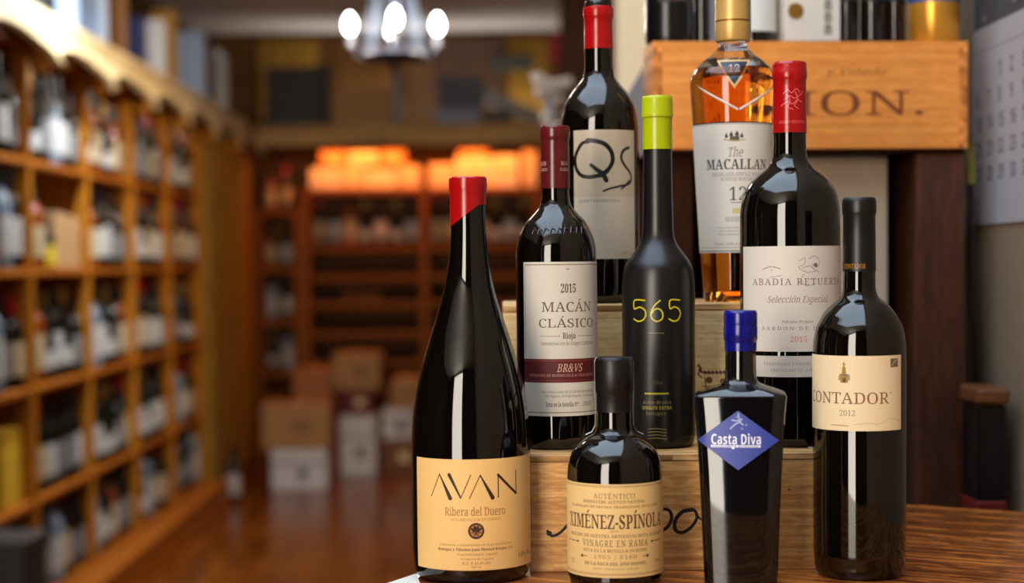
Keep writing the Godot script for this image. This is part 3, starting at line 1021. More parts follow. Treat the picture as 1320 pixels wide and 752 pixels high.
	L.text("The", 933, 952, 193, 206, Color(0.48, 0.42, 0.34), "serif_slant")
	L.text("MACALLAN", 907, 984, 208.5, 221.5, k, "serif_bold")
	L.text("HIGHLAND SINGLE MALT", 913, 978, 225, 230, Color(0.48, 0.45, 0.42))
	L.text("SCOTCH WHISKY", 923, 968, 231.5, 236, Color(0.48, 0.45, 0.42))
	L.text("12", 934, 957, 243, 260, k)
	L.rect(936, 955, 262.5, 263.3, k)
	L.text("DOUBLE CASK", 928, 970, 281, 287, Color(0.48, 0.45, 0.42))
	L.rect(938, 950, 270, 277, Color(0.84, 0.76, 0.52))
	for i in 3:
		L.text("MATURED IN SHERRY SEASONED OAK CASKS FROM JEREZ", 918, 972, 293.5 + i * 4.2, 296.5 + i * 4.2, Color(0.5, 0.47, 0.44))
	L.text("700ml  40% vol", 912, 950, 313, 317, Color(0.62, 0.56, 0.44))
	L.rect(800, 1100, 319.5, 320.1, Color(0.55, 0.50, 0.42))
	L.rect(800, 1100, 323.4, 324.6, Color(0.42, 0.40, 0.37))
	part("label", patch(b, L, [[42.9, 326], [44.6, 293], [47.1, 250], [49.6, 200], [51.6, 162]], 0.0005), printed(L, "whisky_label", 0.55), t)
	part("tax_strip", quad(Vector3(b.r(20), b.y(-20), b.r(10.6)), Vector3(b.r(23.2), b.y(-20), b.r(3)), Vector3(b.r(23.2), b.y(48), b.r(3)), Vector3(b.r(20), b.y(48), b.r(10.6))), mat("tax_paper", Color(0.66, 0.70, 0.76), 0.6), t)

func abadia(top1: float) -> void:
	var b := spec(1019, 1.513, top1)
	var t := bottle("wine_bottle", "broad shouldered dark wine bottle with a red foil capsule and tall white label", b)
	var body := foot(b, 63)
	body.append_array(prof(b, [[63.6, 560], [64, 500], [64, 400], [64, 300], [63.6, 272], [60.8, 255], [57.5, 245], [51, 235], [41, 225], [28.5, 214.5], [22.6, 203], [21.2, 190], [21, 172], [20.4, 130], [20.2, 90]], 5))
	body.append([0.0, b.y(89)])
	part("glass", lathe(body, 72), M.black_glass, t)
	var cp := part("capsule", cap_of(b, [[22, 172], [21.4, 140], [21.1, 105], [22, 103], [22.4, 100], [22.4, 93], [21.8, 92], [22, 86], [21.2, 83]]), M.red_foil, t)
	var S := sheet(1019, 21.6, 1001, 1037, 112, 168, Color(0.66, 0.045, 0.06))
	var pk := Color(0.88, 0.45, 0.44)
	for q in [[Vector2(1008, 123), Vector2(1013, 118), Vector2(1018, 122), Vector2(1024, 117), Vector2(1029, 121)], [Vector2(1010, 130), Vector2(1016, 126), Vector2(1022, 129), Vector2(1030, 124), Vector2(1033, 120)], [Vector2(1006, 138), Vector2(1013, 133), Vector2(1019, 136), Vector2(1026, 131), Vector2(1031, 134)], [Vector2(1012, 124), Vector2(1016, 131), Vector2(1014, 140), Vector2(1020, 143)], [Vector2(1023, 121), Vector2(1026, 130), Vector2(1022, 138), Vector2(1027, 142)]]:
		S.stroke(q, 1.2, 0.8, pk)
	S.text("ABADIA RETUERTA", 1003, 1036, 157, 160.5, pk)
	part("capsule_print", patch(b, S, [[21.95, 168], [21.5, 140], [21.25, 112]], 0.0002), printed(S, "abadia_capsule", 0.2), cp)
	var L := sheet(1019, 64, 957, 1081.5, 317, 449.5, Color(0.86, 0.81, 0.76))
	var k := Color(0.40, 0.33, 0.29)
	var gr := Color(0.60, 0.54, 0.49)
	L.stroke([Vector2(977, 346), Vector2(986, 342.5), Vector2(997, 345.5)], 1.2, 1.2, gr)
	L.disc(986.5, 347, 1.0, gr)
	L.stroke([Vector2(985, 356), Vector2(998, 354)], 0.8, 0.8, gr)
	for q in [[Vector2(1020, 336), Vector2(1027, 332), Vector2(1026, 340), Vector2(1019, 344), Vector2(1030, 350), Vector2(1044, 348)], [Vector2(1032, 333), Vector2(1040, 330), Vector2(1046, 336), Vector2(1043, 344), Vector2(1036, 340), Vector2(1040, 350)], [Vector2(1024, 345), Vector2(1032, 342), Vector2(1039, 346), Vector2(1046, 351)], [Vector2(1026, 352), Vector2(1022, 360), Vector2(1030, 367), Vector2(1041, 364)]]:
		L.stroke(q, 0.9, 0.7, gr)
	L.disc(1041, 341, 2.8, Color(0.45, 0.39, 0.35))
	L.text("ABADIA RETUERTA", 966, 1076, 357.5, 366, k, "serif", 0.12)
	L.text("Selección Especial", 982, 1058, 379, 390.5, Color(0.55, 0.44, 0.38), "serif_slant")
	L.text("Viñedos Propios", 998.5, 1038, 410, 414.5, Color(0.42, 0.36, 0.32))
	L.text("SARDON DE DUERO", 976, 1066, 418, 422.5, Color(0.45, 0.39, 0.35), "serif", 0.2)
	L.text("2015", 1008.5, 1029.5, 430, 437.5, Color(0.76, 0.42, 0.34))
	part("label", patch(b, L, [[64, 449.5], [64, 400], [64, 350], [64, 317]]), printed(L, "abadia_label"), t)
	var B := sheet(1019, 64, 957, 1081.5, 455, 481.5, Color(0.83, 0.78, 0.73))
	B.text("FERMENTADO Y CRIADO EN BARRICA", 978, 1062, 463, 467, Color(0.5, 0.44, 0.4), "serif", 0.1)
	B.text("EMBOTELLADO EN LA PROPIEDAD", 985, 1055, 471, 475, Color(0.5, 0.44, 0.4), "serif", 0.1)
	part("lower_label", patch(b, B, [[64, 481.5], [64, 455]]), printed(B, "abadia_lower"), t)

func contador() -> void:
	var b := spec(1108, 1.418, TABLE_Y)
	var t := bottle("wine_bottle", "tall dark bordeaux wine bottle with a black capsule and low cream label on the counter", b)
	var body := foot(b, 58.6)
	body.append_array(prof(b, [[59, 715], [59.5, 660], [59.5, 560], [59.5, 470], [59, 440], [55.4, 420], [51, 410], [45.3, 400], [36.5, 390], [25.5, 381], [21.4, 372], [20.6, 362], [20.4, 347], [20, 300], [19.6, 260]], 5))
	body.append([0.0, b.y(259)])
	part("glass", lathe(body, 72), M.black_glass, t)
	var cp := part("capsule", cap_of(b, [[21.2, 347], [20.8, 310], [20.5, 275], [21.4, 273], [21.8, 270], [21.8, 258], [21, 254]]), mat("capsule_black", Color(0.045, 0.04, 0.04), 0.38), t)
	var S := sheet(1108, 21.0, 1080, 1121, 334, 346, Color(0.045, 0.04, 0.04))
	S.text("CONTADOR", 1088.2, 1112, 337, 343.5, Color(0.66, 0.45, 0.12), "serif_bold")
	part("capsule_print", patch(b, S, [[21.2, 346], [21.1, 334]], 0.0002), printed(S, "contador_capsule", 0.38), cp)
	var L := sheet(1108, 59.5, 1000, 1152, 453, 548, Color(0.93, 0.83, 0.66))
	var k := Color(0.50, 0.32, 0.20)
	L.text("CONTADOR", 1047.6, 1134, 499, 514, k)
	L.disc(1136.5, 500, 1.0, k)
	L.text("2012", 1073, 1091, 521.5, 529, Color(0.48, 0.42, 0.36))
	var go := Color(0.66, 0.48, 0.16)
	L.stroke([Vector2(1078, 461), Vector2(1078, 468)], 1.2, 1.8, Color(0.45, 0.40, 0.34))
	L.rect(1076.5, 1080, 463, 464, Color(0.45, 0.40, 0.34))
	L.stroke([Vector2(1078, 468), Vector2(1078, 476)], 4.2, 6.0, go)
	L.rect(1073, 1083.5, 476, 478, Color(0.5, 0.42, 0.3))
	L.rect(1074, 1082.5, 478, 487, go)
	L.rect(1076.5, 1080, 481, 487, Color(0.40, 0.27, 0.08))
	L.rect(1072, 1074, 478, 484, Color(0.62, 0.58, 0.52))
	L.rect(1082.5, 1085, 477, 484, Color(0.62, 0.58, 0.52))
	L.rect(1136, 1147, 457, 468, Color(0.44, 0.38, 0.28))
	L.stroke([Vector2(1138, 466), Vector2(1142, 461), Vector2(1145, 459)], 1.6, 2.0, Color(0.72, 0.62, 0.46))
	L.stroke([Vector2(1064, 541), Vector2(1083, 541.5)], 1.0, 1.0, Color(0.62, 0.50, 0.36))
	L.stroke([Vector2(1090, 540), Vector2(1104, 538), Vector2(1120, 539), Vector2(1136, 533), Vector2(1150, 537)], 0.6, 0.6, Color(0.78, 0.66, 0.48))
	part("label", patch(b, L, [[59.5, 548], [59.5, 500], [59.5, 453]]), printed(L, "contador_label"), t)

func ximenez() -> void:
	var b := spec(793.5, 1.375, TABLE_Y)
	var t := bottle("vinegar_bottle", "short dark vinegar bottle with a black cap and cream label printed with many lines", b)
	var body := foot(b, 60.5)
	body.append_array(prof(b, [[61.4, 740], [61.8, 700], [61.8, 640], [61.6, 610], [60, 595], [55.5, 581], [48.5, 571.5], [37, 562], [27, 556.5], [22.6, 549], [21.8, 538], [21.6, 500], [21.4, 470]], 5))
	body.append([0.0, b.y(469)])
	part("glass", lathe(body, 72), M.black_glass, t)
	part("cap", cap_of(b, [[22.6, 528], [22.6, 504], [24, 502], [24.2, 480], [24, 463], [23, 459.5]]), mat("cap_black", Color(0.05, 0.045, 0.042), 0.42), t)
	# clear paper seal that runs over the cap and down both flanks
	var pts := [[-37.5, 558], [-29, 554], [-25, 546], [-24.2, 528], [-25, 502], [-25.2, 464], [-23.5, 458.3], [0, 457.4], [23.5, 458.3], [25.2, 464], [25, 502], [24.2, 528], [25, 546], [29, 554], [37.5, 558]]
	var st := SurfaceTool.new()
	st.begin(Mesh.PRIMITIVE_TRIANGLES)
	st.set_smooth_group(0)
	for i in pts.size() - 1:
		var a := Vector3(b.r(pts[i][0]), b.y(pts[i][1]), 0)
		var c := Vector3(b.r(pts[i + 1][0]), b.y(pts[i + 1][1]), 0)
		var w := Vector3(0, 0, 0.004)
		for p in [a + w, c + w, c - w, a + w, c - w, a - w]:
			st.add_vertex(p)
	st.index()
	st.generate_normals()
	part("seal_strip", st.commit(), mat("seal_paper", Color(0.80, 0.77, 0.74), 0.4), t)
	var L := sheet(793.5, 61.8, 600, 900, 615, 734, Color(0.90, 0.76, 0.50))
	var k := Color(0.34, 0.21, 0.11)
	var f := Color(0.50, 0.35, 0.19)
	L.rect(600, 900, 617.2, 617.8, f)
	L.rect(600, 900, 618.8, 619.2, f)
	L.rect(600, 900, 730.2, 730.8, f)
	L.rect(600, 900, 728.6, 729, f)
	L.text("AUTÉNTICO", 763, 815, 625, 633.5, f, "serif", 0.05)
	L.text("BODEGUERO ACETICO NATURAL", 751, 828, 635.5, 639.5, f, "serif_bold")
	L.text("ELABORADO DE PRENSA TRADICIONAL DE LA VIÑA", 737.5, 845, 641.5, 645.5, f, "serif_bold")
	L.text("XIMÉNEZ-SPÍNOLA", 735, 849.5, 648.5, 672, k, "serif_bold")
	L.text("QUE", 783.5, 794.5, 673.5, 677, f)
	L.text("PROCEDE DE NUESTRA ARTESANAL BOTA NUMERO", 736, 848.5, 679, 683, f, "serif_bold")
	L.text("VINAGRE EN RAMA", 750, 831, 686, 694.5, k, "serif", 0.12)
	for s in [-1, 1]:
		var x: float = 790.5 + s * 50.5
		L.stroke([Vector2(x - 5, 690), Vector2(x + 5, 690)], 0.9, 0.9, k)
		L.disc(x - s * 4, 690, 1.6, k)
		L.disc(x + s * 1.5, 690, 1.2, k)
		L.disc(x + s * 5.5, 690, 1.3, k)
		var x2: float = 790 + s * 38
		L.stroke([Vector2(x2 - 3, 707.5), Vector2(x2 + 3, 707.5)], 0.9, 0.9, k)
		L.disc(x2 + s * 3, 707.5, 2.0, k)
	L.text("ESTA ES LA BOTELLA NUMERO", 750.5, 830, 697.5, 701.5, f, "serif_bold")
	L.text("1965 / 8160", 763, 817, 704.5, 710.5, Color(0.56, 0.42, 0.26), "serif", 0.1)
	L.text("DE LA SACA DEL AÑO DOSMIL", 752, 829, 713, 718, k, "serif_bold")
	L.text("JEREZ · ANDALUCIA · ESPAÑA", 762, 820, 721, 724.5, f)
	L.text("75", 736, 739.5, 714, 719, f)
	L.text("7%", 841, 848, 714, 719, f)
	part("label", patch(b, L, [[61.8, 734], [61.8, 690], [61.8, 640], [61.75, 615]]), printed(L, "ximenez_label"), t)

func casta() -> void:
	var b := spec(956, 1.375, TABLE_Y)
	var t := bottle("liqueur_bottle", "square tapering dark bottle with a bright blue cap and blue diamond label", b)
	t.rotation.y = deg_to_rad(-10.0)
	var W := func(hw: float) -> float: return b.r(hw)
	var dz := 45.0
	var bow := 0.11
	var secs := [[0.0, W.call(44.0), 9.0, W.call(dz - 3), bow], [0.004, W.call(46.5), 9.0, W.call(dz), bow]]
	for q in [[745, 46.8], [700, 48.6], [650, 50.6], [600, 52.8], [560, 55.4], [530, 57.6], [516, 58.8], [509, 59.6]]:
		secs.append([b.y(q[0]), W.call(q[1]), 9.0, W.call(dz), bow])
	secs.append([b.y(505.5), W.call(59.4), 9.0, W.call(dz - 0.2), bow])
	secs.append([b.y(503.5), W.call(57), 8.0, W.call(dz - 2), bow])
	for q in [[500, 47, 5.6, 39], [496, 36, 4.0, 32], [492.5, 27, 3.0, 25.5], [489.5, 22.4, 2.4, 22], [485, 20.4, 2.0, 20.4], [470, 19.8, 2.0, 19.8], [440, 19.6, 2.0, 19.6], [405, 19.6, 2.0, 19.6]]:
		secs.append([b.y(q[0]), W.call(q[1]), q[2], W.call(q[3]), 0.0])
	part("glass", loft(secs, 192), smoked(), t)
	part("cap", cap_of(b, [[20.4, 449], [20.6, 440], [20.4, 437], [21.6, 435], [21.8, 418], [21.2, 416.5], [21.6, 415], [21.6, 401], [20.8, 399]]), mat("blue_foil", Color(0.04, 0.055, 0.46), 0.2), t)
	# diamond label on the front face
	var L := sheet(0, 0.0, 900, 1004, 520, 601, Color(0.22, 0.28, 0.62), 8.0)
	var w := Color(0.93, 0.94, 0.97)
	var pale := Color(0.62, 0.68, 0.84)
	for q in [[Vector2(952.5, 527), Vector2(953.5, 533), Vector2(955, 537)], [Vector2(945, 535), Vector2(950, 536), Vector2(957, 534)], [Vector2(943, 546), Vector2(948, 541), Vector2(953, 538)], [Vector2(954, 537), Vector2(958, 541)]]:
		L.stroke(q, 2.0, 2.2, pale)
	for q in [Vector2(957, 546), Vector2(962, 541), Vector2(951, 531)]:
		L.disc(q.x, q.y, 1.7, Color(0.45, 0.50, 0.74))
	L.text("Casta Diva", 919, 980, 552, 566.5, w, "sans_bold")
	L.rect(918.5, 979.5, 567, 570, w)
	L.text("recóndita armonía", 921, 977, 567.4, 569.6, Color(0.3, 0.36, 0.66), "sans_bold")
	L.disc(946, 570.5, 1.8, w)
	# the diamond follows the slightly bowed front face
	var st := SurfaceTool.new()
	st.begin(Mesh.PRIMITIVE_TRIANGLES)
	var P := func(u: float, v: float) -> Vector2:      # u, v in -1 .. 1 along the diamond's two sides
		return Vector2(952, 561) + Vector2(50, 0) * (u + v) / 2 + Vector2(0, 38) * (v - u) / 2
	var at3 := func(p: Vector2) -> Vector3:
		var wx: float = W.call(lerpf(58.8, 50.6, clampf((p.y - 516) / 134.0, 0, 1)))
		var x: float = b.r((p.x - 954.0) * 1.03)
		var z: float = W.call(dz) * pow(maxf(0.0, 1.0 - pow(absf(x) / wx, 9.0)), 1.0 / 9.0) * (1.0 - bow * x * x / (wx * wx))
		return Vector3(x, b.y(p.y), z + 0.0005)
	var nn := 16
	for i in nn:
		for j in nn:
			var cs := []
			for q in [[i, j], [i + 1, j], [i + 1, j + 1], [i, j + 1]]:
				cs.append(P.call(-1.0 + 2.0 * q[0] / nn, -1.0 + 2.0 * q[1] / nn))
			for id in [0, 1, 2, 0, 2, 3]:
				st.set_uv(Vector2((cs[id].x - 900) / 104.0, (cs[id].y - 520) / 81.0))
				st.add_vertex(at3.call(cs[id]))
	st.index()
	st.generate_normals()
	part("label", st.commit(), printed(L, "casta_label", 0.4), t)

func smoked() -> StandardMaterial3D:
	var m := mat("smoked_glass", Color(0.045, 0.045, 0.05), 0.05)
	m.metallic_specular = 0.6
	return m

# ================================================================ simple bottles for the shelves
var kinds := {}
func kind_bottle(kind: String) -> Node3D:       # the first of each kind is the model for its copies
	var sp := mat("shelf_paper", Color(0.66, 0.64, 0.61), 0.7)
	var cp := mat("shelf_cream", Color(0.66, 0.57, 0.42), 0.7)
	var K = {
		"dark_white": ["wine_bottle", 0.042, 0.33, 0.62, M.dark_glass, sp, M.black_foil],
		"dark_cream": ["wine_bottle", 0.042, 0.335, 0.62, M.dark_glass, cp, M.red_foil],
		"burgundy": ["wine_bottle", 0.045, 0.32, 0.45, M.dark_glass, sp, mat("gold_cap", Color(0.55, 0.42, 0.2), 0.35, 0.5)],
		"pale": ["spirit_bottle", 0.046, 0.32, 0.66, M.pale_glass, sp, M.black_foil],
		"amber": ["spirit_bottle", 0.046, 0.31, 0.64, M.amber_bottle, cp, M.black_foil],
		"plain": ["wine_bottle", 0.037, 0.30, 0.62, mat("sooty_glass", Color(0.03, 0.026, 0.022), 0.22), mat("grey_paper", Color(0.42, 0.40, 0.38), 0.7), M.black_foil],
	}[kind]
	var r: float = K[1]
	var h: float = K[2]
	var sh: float = K[3]
	var t := Node3D.new()
	if not kinds.has(kind):
		var p := [[0.0, 0.03], [r * 0.4, 0.024], [r * 0.7, 0.002], [r * 0.85, 0.0], [r * 0.98, 0.006], [r, 0.015], [r, h * sh], [r * 0.93, h * (sh + 0.04)], [r * 0.68, h * (sh + 0.09)], [r * 0.42, h * (sh + 0.15)], [r * 0.38, h * 0.985], [0.0, h * 0.99]]
		if kind == "burgundy":
			p = [[0.0, 0.0], [r * 0.85, 0.0], [r * 0.98, 0.006], [r, 0.015], [r, h * 0.45], [r * 0.9, h * 0.53], [r * 0.62, h * 0.63], [r * 0.44, h * 0.72], [r * 0.38, h * 0.8], [r * 0.37, h * 0.985], [0.0, h * 0.99]]
		kinds[kind] = [lathe(p, 20), lathe([[r * 1.01, h * 0.14], [r * 1.012, h * (sh - 0.13)], [r * 1.005, h * (sh - 0.12)]], 20, -1.5, 1.5), lathe([[r * 0.42, h * 0.80], [r * 0.41, h], [0.0, h * 1.003]], 16)]
	var ms = kinds[kind]
	t.name = numbered(K[0])
	add_child(t)
	part("glass", ms[0], K[4], t)
	part("label", ms[1], K[5], t)
	part("capsule", ms[2], K[6], t)
	meta(t, "bottle", "bottle")
	return t

var models := {}
const LOOK := {"dark_white": "dark bottle, white label, black capsule,", "dark_cream": "dark bottle, cream label, red capsule,", "burgundy": "sloping dark bottle, white label, gold capsule,", "pale": "pale clear spirit bottle, white label,", "amber": "amber spirit bottle, cream label,", "plain": "black wine bottle, grey label,"}
func shelf_bottle(kind: String, at: Vector3, where: String, group: String, turn := 0.0) -> Node3D:
	var o: Node3D
	if not models.has(kind):
		o = kind_bottle(kind)
		models[kind] = o
	else:
		o = copy_of(models[kind], "", "", at)
	o.position = at
	o.rotation = Vector3(0, turn, 0)
	o.set_meta("label", LOOK[kind] + " " + where)
	o.set_meta("group", group)
	return o

func carton(label: String, px0: float, px1: float, py0: float, py1: float, d: float, deep: float, m: Material, base := -1.0, turn := 0.0, cat := "box", nm := "carton") -> Node3D:
	# a box whose front shows between these pixels, standing at height base
	var a := pix(px0, py1, d)
	var b := pix(px1, py0, d)
	var y := a.y if base < 0 else base
	var t := thing(nm, label, cat, Vector3((a.x + b.x) / 2, y, -d - deep / 2))
	t.rotation.y = turn
	part("body", box(b.x - a.x, b.y - y, deep, 0.004), m, t)
	return t

# ================================================================ corner on the right: crate, stand, calendar
func crate_corner() -> void:
	var dL := 2.04
	var dR := 2.07
	var bl := pix(842, 190, dL)
	var br := pix(1248, 194.5, dR)
	var top := pix(842, 53, dL).y
	var w := Vector2(br.x - bl.x, br.z - bl.z).length()
	var yaw := atan2(-(br.z - bl.z), br.x - bl.x)
	var ctr := (bl + br) / 2
	var by := (bl.y + br.y) / 2
	var h := top - by
	var deep := 0.068
	# the stand below
	var st := thing("stand", "dark brown wooden stand with two upright boards under the orange crate", "stand", Vector3(ctr.x, 0, ctr.z))
	st.rotation.y = yaw
	var lx := func(px: float) -> float: return (px - 842.0) / (1248.0 - 842.0) * w - w / 2
	part("upright_board", box(lx.call(897) - lx.call(862), by - 0.005, 0.24, 0.003), M.dark_wood, st, Vector3((lx.call(897) + lx.call(862)) / 2, 0, -0.14))
	part("upright_board", box(lx.call(1250) - lx.call(1184), by - 0.005, 0.24, 0.003), mat_board(), st, Vector3((lx.call(1250) + lx.call(1184)) / 2, 0, -0.13))
	part("top_board", box(w, 0.005, 0.25, 0.001), M.dark_wood, st, Vector3(0, by - 0.005, -0.14))
	part("back_board", box(w, by - 0.005, 0.012, 0.002), M.dark_wood, st, Vector3(0, 0, -0.262))
	part("lower_shelf", box(lx.call(1184) - lx.call(897), 0.02, 0.22, 0.002), M.dark_wood, st, Vector3((lx.call(1184) + lx.call(897)) / 2, 0.55, -0.14))
	var cb := part("cream_panel", box(lx.call(1161) - lx.call(985), by - 0.005 - 0.572, 0.012, 0.002), mat("cream_board", Color(0.80, 0.73, 0.63), 0.6), st, Vector3((lx.call(1161) + lx.call(985)) / 2, 0.571, -0.06))
	cb.set_meta("label", "plain cream white panel")
	# the crate
	var cr := thing("wooden_crate", "orange brown wooden wine crate with burnt capital letters", "crate", Vector3(ctr.x, by, ctr.z))
	cr.rotation.y = yaw
	var wm := tri(mat("crate_wood", Color(0.98, 0.62, 0.27), 0.5), M.gh, 3.0)
	part("end_board", box(0.012, h, deep, 0.001), wm, cr, Vector3(-w / 2 + 0.006, 0, -deep / 2))
	part("end_board", box(0.012, h, deep, 0.001), wm, cr, Vector3(w / 2 - 0.006, 0, -deep / 2))
	part("side_board", box(w - 0.024, h, 0.010, 0.001), wm, cr, Vector3(0, 0, -deep + 0.006))
	part("lid", box(w - 0.024, 0.008, deep - 0.024, 0.001), wm, cr, Vector3(0, h - 0.009, -deep / 2))
	part("base_board", box(w - 0.024, 0.008, deep - 0.024, 0.001), wm, cr, Vector3(0, 0.001, -deep / 2))
	part("side_board", box(w - 0.0005, h, 0.010, 0.001), wm, cr, Vector3(0, 0, -0.006))
	var s := sheet(0, 0.0, 842, 1248, 53, 192, Color(0, 0, 0, 0), 2.5)
	s.im = grain_image(1015, 347, Color(0.85, 0.51, 0.20), Color(0.95, 0.62, 0.28), 51, 30.0, 0.018)
	s.im.convert(Image.FORMAT_RGBA8)
	var bk := Color(0.50, 0.24, 0.08)
	s.text("ION.", 1026, 1190, 117, 150, bk, "serif")
	s.text("y Viñedo", 1062, 1142, 87, 100, Color(0.60, 0.31, 0.11), "serif_slant")
	s.disc(1240, 104, 3, Color(0.3, 0.13, 0.05))
	s.disc(1243, 135, 3.6, Color(0.3, 0.13, 0.05))
	var fp := part("front_board", quad(Vector3(-w / 2 + 0.001, h - 0.001, 0), Vector3(w / 2 - 0.001, h - 0.001, 0), Vector3(w / 2 - 0.001, 0.001, 0), Vector3(-w / 2 + 0.001, 0.001, 0)), printed(s, "crate_print", 0.5), cr, Vector3(0, 0, -0.0006))
	fp.set_meta("label", "orange wooden front with burnt capitals")
	# what stands on the crate
	var on := func(px: float, back: float) -> Vector3:
		return Vector3(ctr.x, top, ctr.z) + Basis(Vector3.UP, yaw) * Vector3(lx.call(px), 0, -back)
	var sc := w / 406.0
	var big := thing("dark_bottle", "big black bottle with a gold mark standing at the end of the crate", "bottle", on.call(870, 0.034))
	part("glass", lathe(curve([[0.0, 0.002], [26 * sc, 0.0], [30 * sc, 0.004], [31 * sc, 0.02], [31 * sc, 0.12], [31 * sc, 0.18], [20 * sc, 0.215], [11 * sc, 0.25], [10.5 * sc, 0.30], [0.0, 0.302]], 4), 40), mat("soft_black", Color(0.05, 0.045, 0.05), 0.25), big)
	part("label", lathe([[31.2 * sc, 0.047], [31.2 * sc, 0.10]], 24, -0.6, 0.7), mat("black_label", Color(0.06, 0.05, 0.045), 0.5), big)
	part("gold_mark", lathe([[31.5 * sc, 0.05], [31.5 * sc, 0.062]], 12, 0.1, 0.6), mat("gold_mark", Color(0.66, 0.43, 0.12), 0.4, 0.4), big)
	var d2 := thing("dark_bottle", "slim black bottle behind the gold stopper of the whisky on the crate", "bottle", on.call(912, 0.034))
	part("glass", lathe([[0.0, 0.0], [9 * sc, 0.0], [10 * sc, 0.006], [10 * sc, 0.19], [6 * sc, 0.24], [5 * sc, 0.30], [0.0, 0.30]], 32), M.black_glass, d2)
	part("capsule", lathe([[5.6 * sc, 0.25], [5.6 * sc, 0.303], [0.0, 0.304]], 20), M.black_foil, d2)
	var wl := thing("wine_bottle", "black bottle with a big white label standing on the orange crate", "bottle", on.call(978, 0.034))
	part("glass", lathe(curve([[0.0, 0.002], [26 * sc, 0.0], [29 * sc, 0.005], [29.5 * sc, 0.02], [29.5 * sc, 0.12], [29.5 * sc, 0.19], [18 * sc, 0.225], [10 * sc, 0.25], [9.5 * sc, 0.30], [0.0, 0.302]], 4), 40), M.black_glass, wl)
	part("label", lathe([[29.9 * sc, 0.013], [29.9 * sc, 0.12]], 32, -1.5, 1.5), mat("label_white", Color(0.86, 0.85, 0.83), 0.6), wl)
	var wb := thing("gift_box", "white gift box with a gold seal and black characters on the orange crate", "box", on.call(1047, 0.034))
	wb.rotation.y = yaw
	part("body", box(71 * sc, 0.30, 0.065, 0.001), mat("gift_white", Color(0.85, 0.81, 0.76), 0.6), wb)
	part("seal", lathe([[0.0, 0.0], [10 * sc, 0.0], [10 * sc, 0.001], [0.0, 0.001]], 24), mat("seal_gold", Color(0.55, 0.40, 0.12), 0.4, 0.4), wb, Vector3(-22 * sc, 0.036, 0.0326), Vector3(PI / 2, 0, 0))
	var G := sheet(0, 0.0, 0, 20, 0, 80, Color(0.85, 0.81, 0.76), 6.0)
	for i in 6:
		var y := 4.0 + i * 12.5
		for q in [[3, 0, 16, 0], [9, -2, 9, 8], [4, 4, 15, 4], [5, 8, 14, 8], [4, 2, 3, 8], [14, 1, 16, 8]]:
			G.stroke([Vector2(q[0], y + q[1]), Vector2(q[2], y + q[3])], 1.7, 1.7, Color(0.12, 0.10, 0.09))
	part("characters", quad(Vector3(13 * sc, 0.095, 0), Vector3(27 * sc, 0.095, 0), Vector3(27 * sc, 0.003, 0), Vector3(13 * sc, 0.003, 0)), printed(G, "gift_print", 0.6), wb, Vector3(0, 0, 0.0329))
	for i in 3:
		var px: float = [1101.0, 1134.0, 1164.0][i]
		var rr: float = [15.0, 16.0, 13.0][i] * sc
		var db := thing("dark_bottle", ["slim black bottle next to the white gift box on the crate", "slim black bottle in the middle between gift box and gold tin", "slim dark brown bottle next to the gold tin on the crate"][i], "bottle", on.call(px, 0.034))
		part("glass", lathe([[0.0, 0.0], [rr * 0.9, 0.0], [rr, 0.006], [rr, 0.19], [rr * 0.5, 0.23], [rr * 0.42, 0.30], [0.0, 0.30]], 32), M.black_glass if i < 2 else mat("brown_glass", Color(0.10, 0.05, 0.02), 0.06), db)
		part("label", lathe([[rr * 1.01, 0.05], [rr * 1.01, 0.12]], 24, -1.0, 1.0), M.black_foil, db)
		part("capsule", lathe([[rr * 0.46, 0.25], [rr * 0.46, 0.302], [0.0, 0.303]], 20), M.black_foil, db)
	var tin := thing("gold_tin", "shiny gold round tin with a blue band on the orange crate", "tin", on.call(1215, 0.034))
	part("body", lathe([[0.0, 0.0], [31 * sc, 0.0], [32.5 * sc, 0.002], [32.5 * sc, 0.047], [32.5 * sc, 0.16], [31 * sc, 0.165], [0.0, 0.165]], 48), mat("tin_gold", Color(0.92, 0.64, 0.22), 0.3, 0.6), tin)
	part("band", lathe([[32.6 * sc, 0.049], [32.9 * sc, 0.0495], [32.9 * sc, 0.085], [32.6 * sc, 0.0855]], 48), mat("tin_blue", Color(0.22, 0.36, 0.62), 0.4), tin)
	# grey board leaning behind the crate
	var lb := thing("grey_board", "grey flat board leaning on the cream wall behind the crate", "board", Vector3.ZERO)
	var g := [pix(842, 66, 2.55), pix(842, 140, 2.55), pix(803, 140, 2.55)]
	var low := pix(803, 140, 2.55)
	var poly := PackedVector2Array([Vector2(g[0].x, g[0].y), Vector2(g[0].x + 0.14, g[0].y + 0.24), Vector2(g[0].x + 0.14, low.y - 0.5), Vector2(low.x - 0.10, low.y - 0.5), Vector2(low.x - 0.005, low.y)])
	part("panel", flat_poly(poly, 0.012), mat("grey_board", Color(0.46, 0.44, 0.45), 0.7), lb, Vector3(0, 0, -2.6))
	part("foot", box(0.20, low.y - 0.5, 0.03, 0.002), M.dark_wood, lb, Vector3(g[0].x + 0.03, 0, -2.6))
	# cable with a tag, down the corner
	var cab := thing("cable", "black cable with a yellow green tag hanging down beside the stand", "cable")
	var pts := []
	for q in [[1246, 175], [1249, 215], [1251, 260], [1249, 320], [1251, 380], [1256, 430], [1257, 500], [1256, 560], [1255, 640], [1255, 740]]:
		pts.append(pix(q[0], q[1], 2.115))
	part("cord", tube(pts, 0.0042, 8), M.black_plastic, cab)
	part("tag", box(0.012, 0.052, 0.004, 0.001), mat("tag_yellow", Color(0.42, 0.40, 0.10), 0.5), cab, pix(1252, 238, 2.106), Vector3(0, 0, 0.05))
	part("clip", box(0.008, 0.02, 0.01, 0.001), mat("clip_grey", Color(0.5, 0.48, 0.44), 0.5), cab, pix(1256, 614, 2.108))
